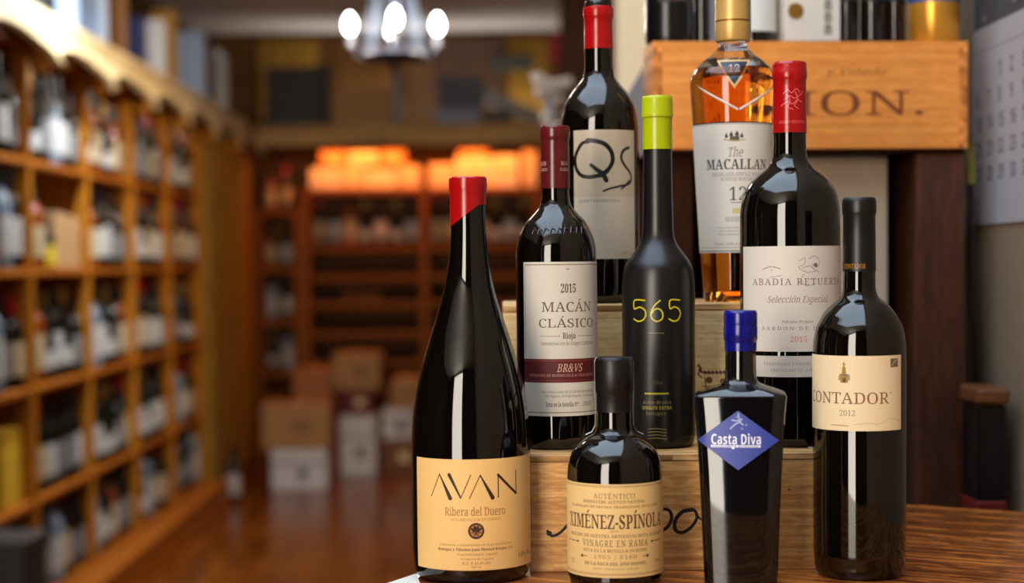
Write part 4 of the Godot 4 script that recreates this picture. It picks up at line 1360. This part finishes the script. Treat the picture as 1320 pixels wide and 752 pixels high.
	# pedestal in the corner
	var pd := thing("pedestal", "narrow black pedestal with a brown wooden top against the grey wall", "pedestal", Vector3.ZERO)
	var pa := pix(1262, 500, 1.97)
	var pb := pix(1306, 500, 1.97)
	var pc := Vector3((pa.x + pb.x) / 2, 0, -2.02)
	pd.position = pc
	part("post", box(pb.x - pa.x - 0.006, pa.y - 0.022, 0.07, 0.003), M.black_plastic, pd)
	part("top", box(pb.x - pa.x, 0.02, 0.08, 0.004), tri(mat("pedestal_top", Color(0.50, 0.30, 0.15), 0.45), M.gh, 4.0), pd, Vector3(0, pa.y - 0.022, 0))
	part("band", box(pb.x - pa.x - 0.004, 0.03, 0.073, 0.002), mat("red_band", Color(0.42, 0.07, 0.04), 0.5), pd, Vector3(0, pix(1280, 664, 1.97).y - 0.016, 0))
	# wall calendar
	var ca := thing("wall_calendar", "large paper wall calendar with printed rows of dates on the grey wall", "calendar", Vector3(0.604, 0, 0))
	var top_y := 1.86
	var z0 := -2.19
	var z1 := -1.84
	var bot := pix(1258, 290.5, 2.19).y
	var C := sheet(0, 0.0, 0, 350, 0, 500, Color(0.66, 0.65, 0.66), 2.4)
	var tot := top_y - bot
	var v := func(y: float) -> float: return (top_y - y) / tot * 500.0
	var yA: float = v.call(pix(1290, 30, 2.1).y)
	var yB: float = v.call(pix(1290, 60, 2.1).y)
	C.rect(4, 346, 4, yA, Color(0.26, 0.26, 0.28))
	for i in 26:
		C.disc(10 + rng.randf() * 330, 8 + rng.randf() * (yA - 20), 4 + rng.randf() * 7, Color(0.32, 0.32, 0.34).lerp(Color(0.62, 0.62, 0.64), rng.randf()))
	C.rect(0, 350, yB, yB + 1.5, Color(0.4, 0.4, 0.42))
	for r in 6:
		var yy: float = yB + 20 + r * (470 - yB) / 6.0
		for q in 7:
			var n := r * 7 + q - 1
			if n >= 1 and n <= 31:
				C.text(str(n), 16 + q * 48, 16 + q * 48 + (12.0 if n < 10 else 24.0), yy, yy + 20, Color(0.33, 0.33, 0.36), "sans_bold")
	part("page", quad(Vector3(0, top_y, z0), Vector3(0, top_y, z1), Vector3(0, bot, z1), Vector3(0, bot, z0)), printed(C, "calendar_print", 0.75), ca, Vector3(-0.0018, 0, 0))
	part("backing", box(0.0016, top_y - bot, z1 - z0, 0.0003), M.white_card, ca, Vector3(-0.0006, bot, (z0 + z1) / 2))

func mat_board() -> StandardMaterial3D:
	return tri(mat("red_board", Color(0.36, 0.19, 0.11), 0.5), M.gv, 2.5)

# ================================================================ rack along the left wall
const RX := -1.65
const BAY := 0.834
const RD := 5.16          # depth of the first post
func wall_rack() -> void:
	var levels := [0.16, 0.52, 0.921, 1.335, 1.721]
	var topy := 2.10
	var t := thing("wall_rack", "long orange wooden wall rack of square pigeonhole bays with a scalloped fascia", "rack", Vector3(RX, 0, 0))
	var deep := 0.40
	var post := box(0.06, topy, 0.035, 0.004)
	var divider := box(deep - 0.06, topy, 0.022, 0.002)
	for i in 6:
		var z := -(RD + i * BAY)
		part("post", post, M.rack_wood, t, Vector3(-0.03, 0, z))
		part("divider", divider, M.rack_wood, t, Vector3(-0.06 - (deep - 0.06) / 2, 0, z))
	for i in 5:
		var z := -(RD + (i + 0.5) * BAY)
		for y in levels:
			part("shelf", box(deep - 0.02, 0.024, BAY - 0.036, 0.003), M.rack_board, t, Vector3(-deep / 2 + 0.005, y - 0.024, z))
		part("back_panel", box(0.012, topy, BAY, 0.0), M.rack_wood, t, Vector3(-deep - 0.004, 0, z))
	part("top_board", box(deep + 0.02, 0.03, BAY * 5 + 0.035, 0.003), M.rack_board, t, Vector3(-deep / 2, topy, -(RD + 2.5 * BAY)))
	# kerb
	part("kerb", box(0.12, 0.15, BAY * 5.2, 0.006), M.rack_board, t, Vector3(0.06, 0, -(RD + 2.5 * BAY)))
	# canopy: sloping fascia boards with a drop at each post
	var ez := -(RD + 5 * BAY) - 0.86
	var ep := thing("cupboard", "tall plain olive brown cupboard at the end of the wall rack", "cupboard", Vector3(RX - 0.16, 0, ez))
	for i in 7:
		var L := BAY
		var pts := PackedVector2Array()
		pts.append(Vector2(-L / 2, 0.225))
		pts.append(Vector2(L / 2, 0.225))
		pts.append(Vector2(L / 2, -0.035))
		for k in 9:
			var f := k / 8.0
			var x := lerpf(L / 2 - 0.05, -L / 2 + 0.05, f)
			pts.append(Vector2(x, 0.02 + 0.05 * sin(f * PI)))
		pts.append(Vector2(-L / 2, -0.035))
		var host := t if i < 5 else ep
		var off := Vector3.ZERO if i < 5 else t.position - ep.position
		part("fascia", flat_poly(pts, 0.022), M.fascia_wood, host, Vector3(0.10, 2.07, -(RD + (i + 0.5) * BAY)) + off, Vector3(0, PI / 2, 0)).rotate_object_local(Vector3.RIGHT, -0.5)
		part("corbel", box(0.05, 0.12, 0.03, 0.008), M.rack_wood, host, Vector3(0.05, 2.02, -(RD + i * BAY) - (0.02 if i == 5 else 0.0)) + off)
	part("canopy", box(deep + 0.02, 0.02, BAY * 5 + 0.03, 0.003), M.fascia_wood, t, Vector3(-deep / 2 - 0.01, 2.255, -(RD + 2.5 * BAY)))
	part("canopy", box(deep + 0.02, 0.02, BAY * 2 - 0.03, 0.003), M.fascia_wood, ep, Vector3(-deep / 2 - 0.01, 2.255, -(RD + 6 * BAY) - 0.02) + t.position - ep.position)
	part("body", box(0.36, 2.09, 1.55, 0.004), M.olive_wood, ep)
	for s in [-1, 1]:
		var door := part("door", box(0.02, 1.95, 0.74, 0.004), M.olive_wood, ep, Vector3(0.19, 0.08, s * 0.38))
		part("knob", lathe([[0.0, 0.0], [0.012, 0.0], [0.014, 0.01], [0.0, 0.014]], 14), M.steel, door, Vector3(0.01, 0.92, s * -0.33), Vector3(0, 0, -PI / 2))
	# bottles in the bays
	var ord := ["lowest", "second", "third", "fourth", "fifth"]
	var bay := ["first", "second", "third", "fourth", "fifth"]
	var names := ["dark_white", "plain", "pale", "dark_cream", "burgundy", "amber", "dark_white", "plain", "burgundy", "plain", "plain"]
	for i in 5:
		for l in 5:
			for k in 6:
				if (i == 1 and l == 3 and k in [2, 3, 4, 5]) or (i == 0 and l == 1 and k >= 3):
					continue
				var kd: String = names[rng.randi() % names.size()]
				var z := -(RD + i * BAY + 0.085 + k * 0.132 + rng.randf_range(-0.008, 0.008))
				var x := RX - 0.05 - rng.randf() * 0.02
				shelf_bottle(kd, Vector3(x, levels[l] + 0.001, z), "on the %s shelf of the %s bay" % [ord[l], bay[i]], "bottles in the wall rack", rng.randf_range(0.2, 1.2)).scale = Vector3(1.0, rng.randf_range(0.96, 1.1), 1.0)
	# cartons among them
	for k in 2:
		var c := thing("carton", ["tan carton behind a small yellow labelled bottle in the wall rack", "square tan carton beside the post in the wall rack"][k], "box", Vector3(RX - 0.135, levels[3] + 0.001, -(RD + BAY + 0.50 + k * 0.19)))
		part("body", box(0.22, 0.21 - k * 0.01, 0.17, 0.003), mat("tan_card", Color(0.66, 0.50, 0.32), 0.75), c)
		part("tape", box(0.05, 0.0012, 0.171, 0.0002), mat("tape", Color(0.74, 0.62, 0.44), 0.5), c, Vector3(0, 0.21 - k * 0.01, 0))
	var yb := thing("small_bottle", "small bottle with a bright yellow label in the wall rack", "bottle", Vector3(RX - 0.045, levels[3] + 0.001, -(RD + BAY + 0.37)))
	part("glass", lathe([[0.0, 0.0], [0.026, 0.0], [0.03, 0.01], [0.03, 0.10], [0.012, 0.14], [0.012, 0.18], [0.0, 0.181]], 20), M.dark_glass, yb)
	part("label", lathe([[0.0305, 0.012], [0.0305, 0.085]], 20, -0.6, 2.2), mat("yellow_paper", Color(0.78, 0.66, 0.04), 0.6), yb)
	part("cap", lathe([[0.013, 0.14], [0.013, 0.185], [0.0, 0.186]], 14), M.steel, yb)
	for k in 2:
		var yc := thing("yellow_box", ["bright yellow box lying on top of another in the wall rack", "bright yellow box at the bottom of a pair in the wall rack"][k], "box", Vector3(RX - 0.14, levels[1] + 0.002 + (1 - k) * 0.135, -(RD + 0.66)))
		part("body", box(0.20, 0.13, 0.22, 0.003), mat("yellow_card", Color(0.76, 0.60, 0.05), 0.6), yc)
		part("label", box(0.09, 0.07, 0.001, 0.0002), M.cream_paper, yc, Vector3(0.02, 0.03, 0.1106))
	# on the canopy
	var cy := 2.276
	var tops := [["dark blue upright carton on the rack canopy", 6.35, 0.10, 0.34, 0.07, Color(0.06, 0.08, 0.14)], ["white and blue package on the rack canopy beside a dark carton", 6.75, 0.14, 0.22, 0.13, Color(0.66, 0.72, 0.82)], ["black upright carton on the rack canopy", 6.55, 0.09, 0.36, 0.06, Color(0.03, 0.03, 0.04)], ["grey blue wrapped package on the rack canopy", 7.25, 0.14, 0.24, 0.14, Color(0.55, 0.62, 0.72)], ["brown wooden gift case on the rack canopy", 7.7, 0.12, 0.26, 0.10, Color(0.45, 0.30, 0.14)], ["small dark blue package on the rack canopy", 8.15, 0.11, 0.22, 0.09, Color(0.14, 0.18, 0.36)], ["white rounded package on the rack canopy", 8.55, 0.13, 0.26, 0.13, Color(0.78, 0.80, 0.84)], ["pale blue tall carton on the rack canopy", 9.6, 0.16, 0.34, 0.15, Color(0.58, 0.66, 0.80)], ["grey carton next to a white tube on the rack canopy", 10.1, 0.13, 0.33, 0.12, Color(0.40, 0.39, 0.40)], ["gold paper bag on the rack canopy", 8.9, 0.12, 0.36, 0.08, Color(0.62, 0.46, 0.18)]]
	for q in tops:
		var c := thing("package", q[0], "box", Vector3(RX - 0.09, cy, -q[1]))
		part("body", box(q[2], q[3], q[4], 0.006), mat(q[0], q[5], 0.5), c)
		part("lid", box(q[2] + 0.004, 0.02, q[4] + 0.004, 0.004), mat(q[0], q[5], 0.5), c, Vector3(0, q[3], 0))
	var tu := thing("tube_package", "white cardboard tube standing on the rack canopy", "tube", Vector3(RX - 0.09, cy, -10.55))
	part("body", lathe([[0.0, 0.0], [0.06, 0.0], [0.06, 0.36], [0.0, 0.362]], 28), mat("tube_white", Color(0.72, 0.72, 0.72), 0.5), tu)
	part("cap", lathe([[0.062, 0.34], [0.062, 0.372], [0.0, 0.373]], 28), M.steel, tu)
	# white carafe-like bottles at the near end of the canopy
	for k in 3:
		var o := thing("clear_bottle", ["tall clear bottle at the near end of the rack canopy", "clear bottle with blue cap beside the dark cartons on the canopy", "white ceramic bottle on the rack canopy"][k], "bottle", Vector3(RX - 0.09, cy, -(5.55 + k * 0.27)))
		part("glass", lathe([[0.0, 0.0], [0.04, 0.0], [0.042, 0.01], [0.042, 0.17], [0.016, 0.24], [0.014, 0.31], [0.0, 0.312]], 20), M.pale_glass if k < 2 else M.paper, o)
		part("cap", lathe([[0.016, 0.28], [0.016, 0.318], [0.0, 0.32]], 14), [M.steel, mat("blue_cap", Color(0.1, 0.2, 0.5), 0.4), M.black_foil][k], o)
	# black bin on the floor in front
	var fa := pix(33, 697, 4.95)
	var bn := thing("floor_bin", "black upright box standing on the floor in front of the rack", "box", Vector3(fa.x - 0.13, 0, -5.06))
	part("body", box(0.26, fa.y - 0.02, 0.22, 0.005), mat("bin_black", Color(0.035, 0.032, 0.032), 0.6), bn)
	part("rim", box(0.268, 0.03, 0.228, 0.006), mat("bin_rim", Color(0.16, 0.13, 0.12), 0.5), bn, Vector3(0, fa.y - 0.03, 0))

# ================================================================ back of the shop
func back_rack() -> void:
	var d := 11.35
	var X := func(px: float) -> float: return pix(px, 337, d).x
	var Y := func(py: float) -> float: return pix(470, py, d).y
	var deep := 0.36
	var xs := [X.call(394), X.call(547), X.call(694)]
	var top: float = Y.call(243)
	var t := thing("back_rack", "dark orange wooden bottle rack along the back wall under warm light", "rack", Vector3(0, 0, -d - deep / 2))
	for x in xs:
		part("upright", box(0.055, top, deep, 0.004), M.back_wood, t, Vector3(x, 0, 0))
	var boards := [Y.call(243), Y.call(317), Y.call(355), Y.call(390), Y.call(428), Y.call(466), Y.call(506), 0.14]
	for i in 2:
		for y in boards:
			part("shelf", box(xs[i + 1] - xs[i] - 0.055, 0.035, deep - 0.01, 0.003), M.back_wood, t, Vector3((xs[i] + xs[i + 1]) / 2, y - 0.035, 0))
		part("back_panel", box(xs[i + 1] - xs[i], top, 0.012, 0.0), M.back_wood, t, Vector3((xs[i] + xs[i + 1]) / 2, 0, -deep / 2 - 0.006))
	var ord := ["top", "second", "third", "fourth", "fifth", "sixth"]
	var names := ["dark_cream", "amber", "dark_cream", "dark_white", "burgundy", "dark_cream"]
	for i in 2:
		for k in 7:
			var x := lerpf(xs[i] + 0.085, xs[i + 1] - 0.085, k / 6.0)
			shelf_bottle(names[rng.randi() % 6], Vector3(x, boards[1] + 0.001, -d - 0.08 - rng.randf() * 0.05), "standing on the top shelf of the back rack", "standing bottles in the back rack", rng.randf_range(-0.4, 0.4))
	# bottles lying with their feet outwards
	for i in 2:
		for l in range(2, 6):
			for k in 8:
				if i == 0 and l == 3 and k in [2, 3, 4]:
					continue
				var x := lerpf(xs[i] + 0.085, xs[i + 1] - 0.085, k / 7.0)
				var o := shelf_bottle("plain", Vector3(x, boards[l] + 0.0385, -d - 0.02), "", "lying bottles in the back rack")
				o.rotation = Vector3(-PI / 2, 0, 0)
				o.set_meta("label", "black bottle lying foot outwards on the %s shelf of the back rack" % ord[l])
	# on top of the rack, in the warm light
	var warm := [["long pale carton on top of the back rack", 399, 436, 216, 243, 0], ["pale round ended carton beside the long one on the back rack", 438, 470, 214, 243, 1], ["wide cream carton on top of the back rack", 472, 510, 218, 243, 0], ["small cream carton close to the middle upright of the back rack", 513, 541, 214, 243, 1], ["tan wooden case on the cream cartons", 412, 448, 194, 214, 2], ["pale wooden case on the cream cartons", 450, 486, 194, 213, 0], ["narrow tan wooden case on the cream cartons", 488, 522, 194, 214, 2], ["cream carton beside the middle upright", 553, 586, 212, 243, 1], ["big pale carton on the back rack", 588, 634, 203, 243, 0], ["pale carton beside the big one on the back rack", 636, 668, 202, 243, 0], ["tan wooden case on the big pale carton", 590, 630, 195, 203, 2], ["small pale upright carton at the end of the back rack", 674, 693, 196, 243, 1]]
	for q in warm:
		var wm: Material = [mat("warm_white", Color(0.86, 0.80, 0.70), 0.6), mat("warm_cream", Color(0.82, 0.70, 0.56), 0.6), mat("warm_tan", Color(0.70, 0.50, 0.28), 0.6)][q[5]]
		var a := pix(q[1], q[4], d + 0.05)
		var bb := pix(q[2], q[3], d + 0.05)
		var y: float = top + 0.001
		if q[4] < 240:
			y = top + 0.004 + (pix(450, 214, d + 0.05).y - pix(450, 243, d + 0.05).y) if q[4] > 205 else top + 0.004 + (pix(588, 203, d + 0.05).y - pix(634, 243, d + 0.05).y)
		var o := thing("carton", q[0], "box", Vector3((a.x + bb.x) / 2, y, -d - 0.17))
		var bo := part("body", box(bb.x - a.x, bb.y - a.y, 0.22, 0.008), wm, o)
		part("label", box((bb.x - a.x) * 0.5, (bb.y - a.y) * 0.4, 0.002, 0.0003), M.cream_paper, o, Vector3(0, (bb.y - a.y) * 0.3, 0.111))
	# narrow unit on the left of it
	var u := thing("side_rack", "narrow lower rack of three shelves beside the back rack", "rack", Vector3(0, 0, -d - deep / 2))
	var ux := [X.call(332), X.call(383)]
	var ut: float = pix(360, 270, d).y
	for x in ux:
		part("upright", box(0.05, ut, deep, 0.004), M.back_wood, u, Vector3(x, 0, 0))
	var ub := [ut, pix(360, 344, d).y, pix(360, 411, d).y, pix(360, 478, d).y, 0.45, 0.1]
	for y in ub:
		part("shelf", box(ux[1] - ux[0] - 0.05, 0.04, deep - 0.01, 0.003), M.back_wood, u, Vector3((ux[0] + ux[1]) / 2, y - 0.04, 0))
	part("back_panel", box(ux[1] - ux[0], ut, 0.012, 0.0), M.back_wood, u, Vector3((ux[0] + ux[1]) / 2, 0, -deep / 2 - 0.006))
	var kd := ["amber", "dark_cream", "amber", "dark_white", "pale", "dark_white", "burgundy", "pale"]
	for l in 4:
		for k in 2:
			shelf_bottle(kd[l * 2 + k], Vector3(lerpf(ux[0] + 0.08, ux[1] - 0.08, k), ub[l] + 0.001, -d - 0.09), "on the %s board of the narrow side rack" % ord[l], "bottles in the side rack", 0.1).scale = Vector3.ONE * 0.86
	# soffit with the strip light under it
	var sb: float = pix(540, 187, 11.05).y
	var sh: float = pix(540, 160, 11.05).y - sb
	var xl: float = pix(330, 170, 11.05).x
	var xr: float = pix(705, 170, 11.05).x
	var so := thing("soffit_shelf", "deep tan wooden soffit shelf over the back rack", "shelf", Vector3((xl + xr) / 2, sb, -11.05 - 0.42))
	part("front_board", box(xr - xl, sh, 0.025, 0.004), M.soffit_wood, so, Vector3(0, 0, 0.41))
	part("top_board", box(xr - xl, 0.025, 0.80, 0.004), M.soffit_wood, so, Vector3(0, sh - 0.025, 0))
	var sl := thing("strip_light", "warm orange strip light hidden behind the soffit board", "light", Vector3(-0.55, 2.18, -11.27))
	part("housing", box(1.54, sb + sh - 0.026 - 2.19, 0.07, 0.002), M.steel, sl, Vector3(0, 0.01, 0))
	part("tube", box(1.5, 0.012, 0.05, 0.003), glow("strip_glow", Color(1.0, 0.55, 0.18), 3.0), sl)
	var cv := thing("added_uplight", "added uplight tube brightening the back ceiling, out of view on the soffit shelf", "light", Vector3(-0.55, sb + sh + 0.001, -11.72))
	part("housing", box(1.94, 0.02, 0.06, 0.003), M.white_card, cv)
	part("tube", box(1.9, 0.015, 0.03, 0.005), glow("added_uplight_glow", Color(1.0, 0.93, 0.86), 2.0), cv, Vector3(0, 0.02, 0))
	# on the soffit
	var sy := sb + sh + 0.001
	var tv := carton("black flat television screen standing on the soffit shelf", 344, 408, 86, 158, 11.2, 0.06, mat("screen_black", Color(0.012, 0.012, 0.013), 0.6), sy, 0.0, "television", "television")
	part("stand", box(0.2, 0.02, 0.16, 0.003), M.black_plastic, tv, Vector3(0, 0, 0))
	carton("black carton beside the television on the soffit shelf", 410, 424, 84, 158, 11.3, 0.2, mat("soot", Color(0.05, 0.045, 0.05), 0.6), sy)
	carton("plain tan cardboard carton on the soffit shelf", 430, 504, 112, 158, 11.25, 0.3, M.card, sy)
	carton("black upright bottle carton on the soffit shelf", 508, 519, 94, 158, 11.3, 0.1, mat("ink_black", Color(0.02, 0.02, 0.025), 0.4), sy)
	carton("light brown upright plank case on the soffit shelf", 528, 556, 78, 158, 11.4, 0.15, mat("plank_tan", Color(0.58, 0.42, 0.24), 0.6), sy)
	carton("slate blue poster box with pale lower edge on the soffit shelf", 564, 622, 98, 158, 11.3, 0.12, mat("slate", Color(0.20, 0.21, 0.25), 0.6), sy)
	carton("pale blue low package in front of the slate box", 562, 618, 140, 158, 11.15, 0.1, mat("pale_blue", Color(0.42, 0.44, 0.50), 0.6), sy)
	carton("dark brown low carton on the soffit shelf", 626, 660, 140, 158, 11.2, 0.2, mat("umber", Color(0.16, 0.09, 0.05), 0.6), sy)
	var dg := thing("dark_plank", "black plank leaning aslant on the back wall over the soffit", "plank", Vector3(pix(657, 125, 11.6).x, sy, -11.45))
	part("board", box(0.44, 0.085, 0.05, 0.004), M.black_plastic, dg, Vector3(0.0, 0.10, 0), Vector3(0, 0, -0.42))
	part("prop", box(0.04, 0.10, 0.05, 0.003), M.dark_wood, dg, Vector3(0, 0, 0))
	# wooden panels on the wall above
	for i in 4:
		var px: float = [372.0, 470.0, 590.0, 680.0][i]
		var pw: float = [0.42, 0.55, 0.62, 0.28][i]
		struct("trim_%d" % (i + 1), box(pw, 0.55, 0.03, 0.004), [M.olive_wood, M.panel_wood, mat_umber(), M.olive_wood][i], Vector3(pix(px, 70, 11.85).x, 2.34, -11.88))
	# black lettered sign over the plank
	var sg := thing("wall_sign", "dark sign board with pale marks on the back wall", "sign", Vector3(pix(660, 80, 11.8).x, pix(660, 90, 11.8).y, -11.84))
	part("board", box(0.27, 0.10, 0.02, 0.003), M.black_plastic, sg)
	var red := thing("red_pennant", "red cloth pennant hanging on the back wall near the cupboard", "pennant", pix(716, 80, 11.87))
	part("cloth", flat_poly(PackedVector2Array([Vector2(-0.045, 0.20), Vector2(0.045, 0.20), Vector2(0.05, 0.05), Vector2(0.0, -0.03), Vector2(-0.05, 0.05)]), 0.012), mat("red_cloth", Color(0.50, 0.08, 0.10), 0.8), red)
	part("rod", tube([Vector3(-0.06, 0.2, 0), Vector3(0.06, 0.2, 0)], 0.006, 8), M.steel, red)
	# dark cupboard at the far right
	var ca := pix(728, 300, 9.4)
	var cb := pix(793, 300, 9.4)
	var cp := thing("dark_cupboard", "tall dark wooden cupboard at the right of the back rack", "cupboard", Vector3((ca.x + cb.x) / 2 + 0.05, 0, -9.7))
	part("body", box(cb.x - ca.x + 0.1, 2.9, 0.55, 0.006), M.dark_wood, cp)
	var dd := part("door", box(cb.x - ca.x + 0.04, 2.6, 0.02, 0.004), M.dark_wood, cp, Vector3(0, 0.12, 0.284))
	part("knob", lathe([[0.0, 0.0], [0.016, 0.0], [0.018, 0.012], [0.0, 0.018]], 14), M.steel, dd, Vector3(-0.1, 1.08, 0.01), Vector3(PI / 2, 0, 0))
	# slim stand with white globes behind the red capped bottle
	var sd := 6.0
	var foot_p := pix(716, 337, sd)
	var ls := thing("globe_stand", "slim metal stand carrying white globes behind the red capped bottles", "stand", Vector3(foot_p.x, 0, -sd))
	var hy := func(px: float, py: float) -> Vector3: return pix(px, py, sd) - Vector3(foot_p.x, 0, -sd)
	part("pole", tube([Vector3(0, 0.01, 0), Vector3(0, 1.2, 0), hy.call(712, 112)], 0.012, 10), M.steel, ls)
	part("base", lathe([[0.0, 0.0], [0.11, 0.0], [0.11, 0.012], [0.02, 0.03], [0.0, 0.03]], 28), M.steel, ls)
	part("arm", tube([hy.call(692, 100), hy.call(708, 110), hy.call(722, 109), hy.call(737, 106)], 0.02, 10), mat("globe_white", Color(0.85, 0.83, 0.82), 0.3), ls)
	part("arm", tube([hy.call(698, 120), hy.call(706, 132), hy.call(705, 150)], 0.012, 10), M.steel, ls)
	for q in [[697, 120, 0.022], [692, 100, 0.018], [704, 152, 0.02], [722, 128, 0.016], [733, 148, 0.016]]:
		var sp := SphereMesh.new()
		sp.radius = q[2]
		sp.height = q[2] * 2
		sp.radial_segments = 20
		sp.rings = 10
		part("globe", sp, mat("globe_white", Color(0.85, 0.83, 0.82), 0.3), ls, hy.call(q[0], q[1]))

func mat_umber() -> StandardMaterial3D:
	return tri(mat("umber_wood", Color(0.34, 0.22, 0.11), 0.6), M.gv, 1.0)

# ================================================================ boxes on the floor
func floor_boxes() -> void:
	var stacks := [
		["white wine carton with grey mark on the floor under a brown one", 350, 421, 580, 629, 10.1, M.white_card, 0],
		["wide brown cardboard carton stacked on the white one", 338, 424, 521, 580, 10.1, M.card, 1],
		["tall white carton with a round mark on the floor", 438, 484, 536, 606, 10.75, M.white_card, 0],
		["maroon carton on the tall white one", 440, 480, 503, 536, 10.75, M.maroon_card, 1],
		["tan carton topping the maroon one", 430, 489, 456, 503, 10.75, M.card, 1],
		["brown wooden case on the floor under a white carton", 492, 540, 567, 604, 10.8, mat("case_brown", Color(0.42, 0.22, 0.09), 0.6), 0],
		["white carton on the brown wooden case", 493, 533, 528, 567, 10.8, M.white_card, 1],
		["tan cardboard carton on the white one beside the wine bottle", 505, 542, 488, 528, 10.8, M.card, 1],
		["open orange brown case stacked behind the brown carton", 378, 428, 476, 520, 10.95, mat("case_orange", Color(0.62, 0.36, 0.14), 0.6), 2]]
	var ytop := 0.0
	for q in stacks:
		var base := 0.0 if q[7] != 1 else ytop + 0.001
		var deep := 0.30 if q[7] != 2 else 0.26
		var o := carton(q[0], q[1], q[2], q[3], q[4], q[5], deep, q[6], base)
		o.set_meta("group", "cartons stacked on the shop floor")
		var w: float = pix(q[2], q[4], q[5]).x - pix(q[1], q[4], q[5]).x
		var h: float = pix(q[1], q[3], q[5]).y - base
		ytop = base + h
		var bo := o.get_child(0)
		part("tape", box(0.05, 0.0014, deep, 0.0002), mat("tape", Color(0.74, 0.62, 0.44), 0.5), o, Vector3(0, h, 0))
		if q[6] == M.white_card:
			part("mark", lathe([[0.0, 0.0], [0.035, 0.0], [0.035, 0.001], [0.0, 0.001]], 20), mat("mark_grey", Color(0.36, 0.35, 0.36), 0.7), bo, Vector3(0.02, h * 0.38, deep / 2), Vector3(PI / 2, 0, 0))
			part("stripe", box(w * 0.96, 0.014, 0.001, 0.0002), mat("mark_grey", Color(0.36, 0.35, 0.36), 0.7), bo, Vector3(0, h * 0.62, deep / 2 + 0.0006))
		else:
			part("label", box(w * 0.3, h * 0.3, 0.001, 0.0002), M.cream_paper if q[6] != M.card else mat("card_print", Color(0.50, 0.36, 0.22), 0.8), bo, Vector3(w * 0.1, h * 0.35, deep / 2 + 0.0006))
	# bottles on the floor in front of the cupboard
	for k in 2:
		shelf_bottle("dark_white" if k == 0 else "burgundy", Vector3(pix(300 - k * 34, 610, 9.6).x, 0.001, -9.6 - k * 0.25), "standing on the floor in front of the cupboard", "bottles on the floor")

# ================================================================ chandelier
func chandelier() -> void:
	var d := 7.0
	var c := pix(508, 60, d)
	var t := thing("chandelier", "small blue grey chandelier with four glowing candle bulbs hanging over the aisle", "chandelier", Vector3(c.x, 0, -d))
	var y := func(py: float) -> float: return pix(508, py, d).y
	var bl := mat("blue_iron", Color(0.08, 0.10, 0.18), 0.7)
	var pale := mat("pale_iron", Color(0.20, 0.25, 0.32), 0.9)
	part("rod", tube([Vector3(0, 2.94, 0), Vector3(0, y.call(78), 0)], 0.012, 10), bl, t)
	part("ceiling_rose", lathe([[0.0, 2.88], [0.03, 2.88], [0.07, 2.925], [0.07, 2.94], [0.0, 2.94]], 24), bl, t)
	part("dish", lathe([[0.0, y.call(84)], [0.03, y.call(82)], [0.09, y.call(78)], [0.13, y.call(70)], [0.125, y.call(68)], [0.08, y.call(73)], [0.0, y.call(74)]], 32), bl, t)
	part("finial", lathe([[0.0, y.call(98)], [0.012, y.call(95)], [0.02, y.call(90)], [0.008, y.call(84)], [0.0, y.call(83)]], 20), bl, t)
	for k in 8:
		var a := k * TAU / 8 + 0.2
		part("chain", tube([Vector3(0.012 * sin(a), 2.87, 0.012 * cos(a)), Vector3(0.06 * sin(a), 2.6, 0.06 * cos(a)), Vector3(0.12 * sin(a), y.call(70), 0.12 * cos(a))], 0.003, 6), pale, t)
	var bm := glow("bulb_glow", Color(1.0, 0.98, 0.95), 40.0)
	var R := 0.178
	for k in 4:
		var a := k * PI / 2 + 0.09 + PI / 2
		var e := Vector3(sin(a), 0, cos(a))
		var by: float = c.y + 0.028
		var pts := []
		for i in 9:
			var f := i / 8.0
			pts.append(e * lerpf(0.05, R, f) + Vector3(0, lerpf(y.call(72), by - 0.03, f * f) - 0.03 * sin(f * PI), 0))
		var arm := part("arm", tube(pts, 0.007, 8), bl, t)
		part("candle", lathe([[0.0, 0.0], [0.022, 0.0], [0.024, 0.008], [0.013, 0.012], [0.012, 0.055], [0.0, 0.056]], 16), mat("candle_grey", Color(0.36, 0.37, 0.40), 0.5), arm, e * R + Vector3(0, by - 0.03, 0))
		part("bulb", lathe(curve([[0.0, 0.0], [0.011, 0.004], [0.02, 0.025], [0.019, 0.045], [0.010, 0.065], [0.0, 0.078]], 4), 20), bm, arm, e * R + Vector3(0, by + 0.026, 0))
		var o := OmniLight3D.new()
		o.name = "bulb_light"
		t.add_child(o, true)
		o.position = e * R + Vector3(0, by + 0.06, 0)
		o.light_color = Color(1.0, 0.96, 0.90)
		o.light_energy = 0.5
		o.light_size = 0.02
		o.omni_range = 20.0
		o.omni_attenuation = 2.0
		o.shadow_enabled = true
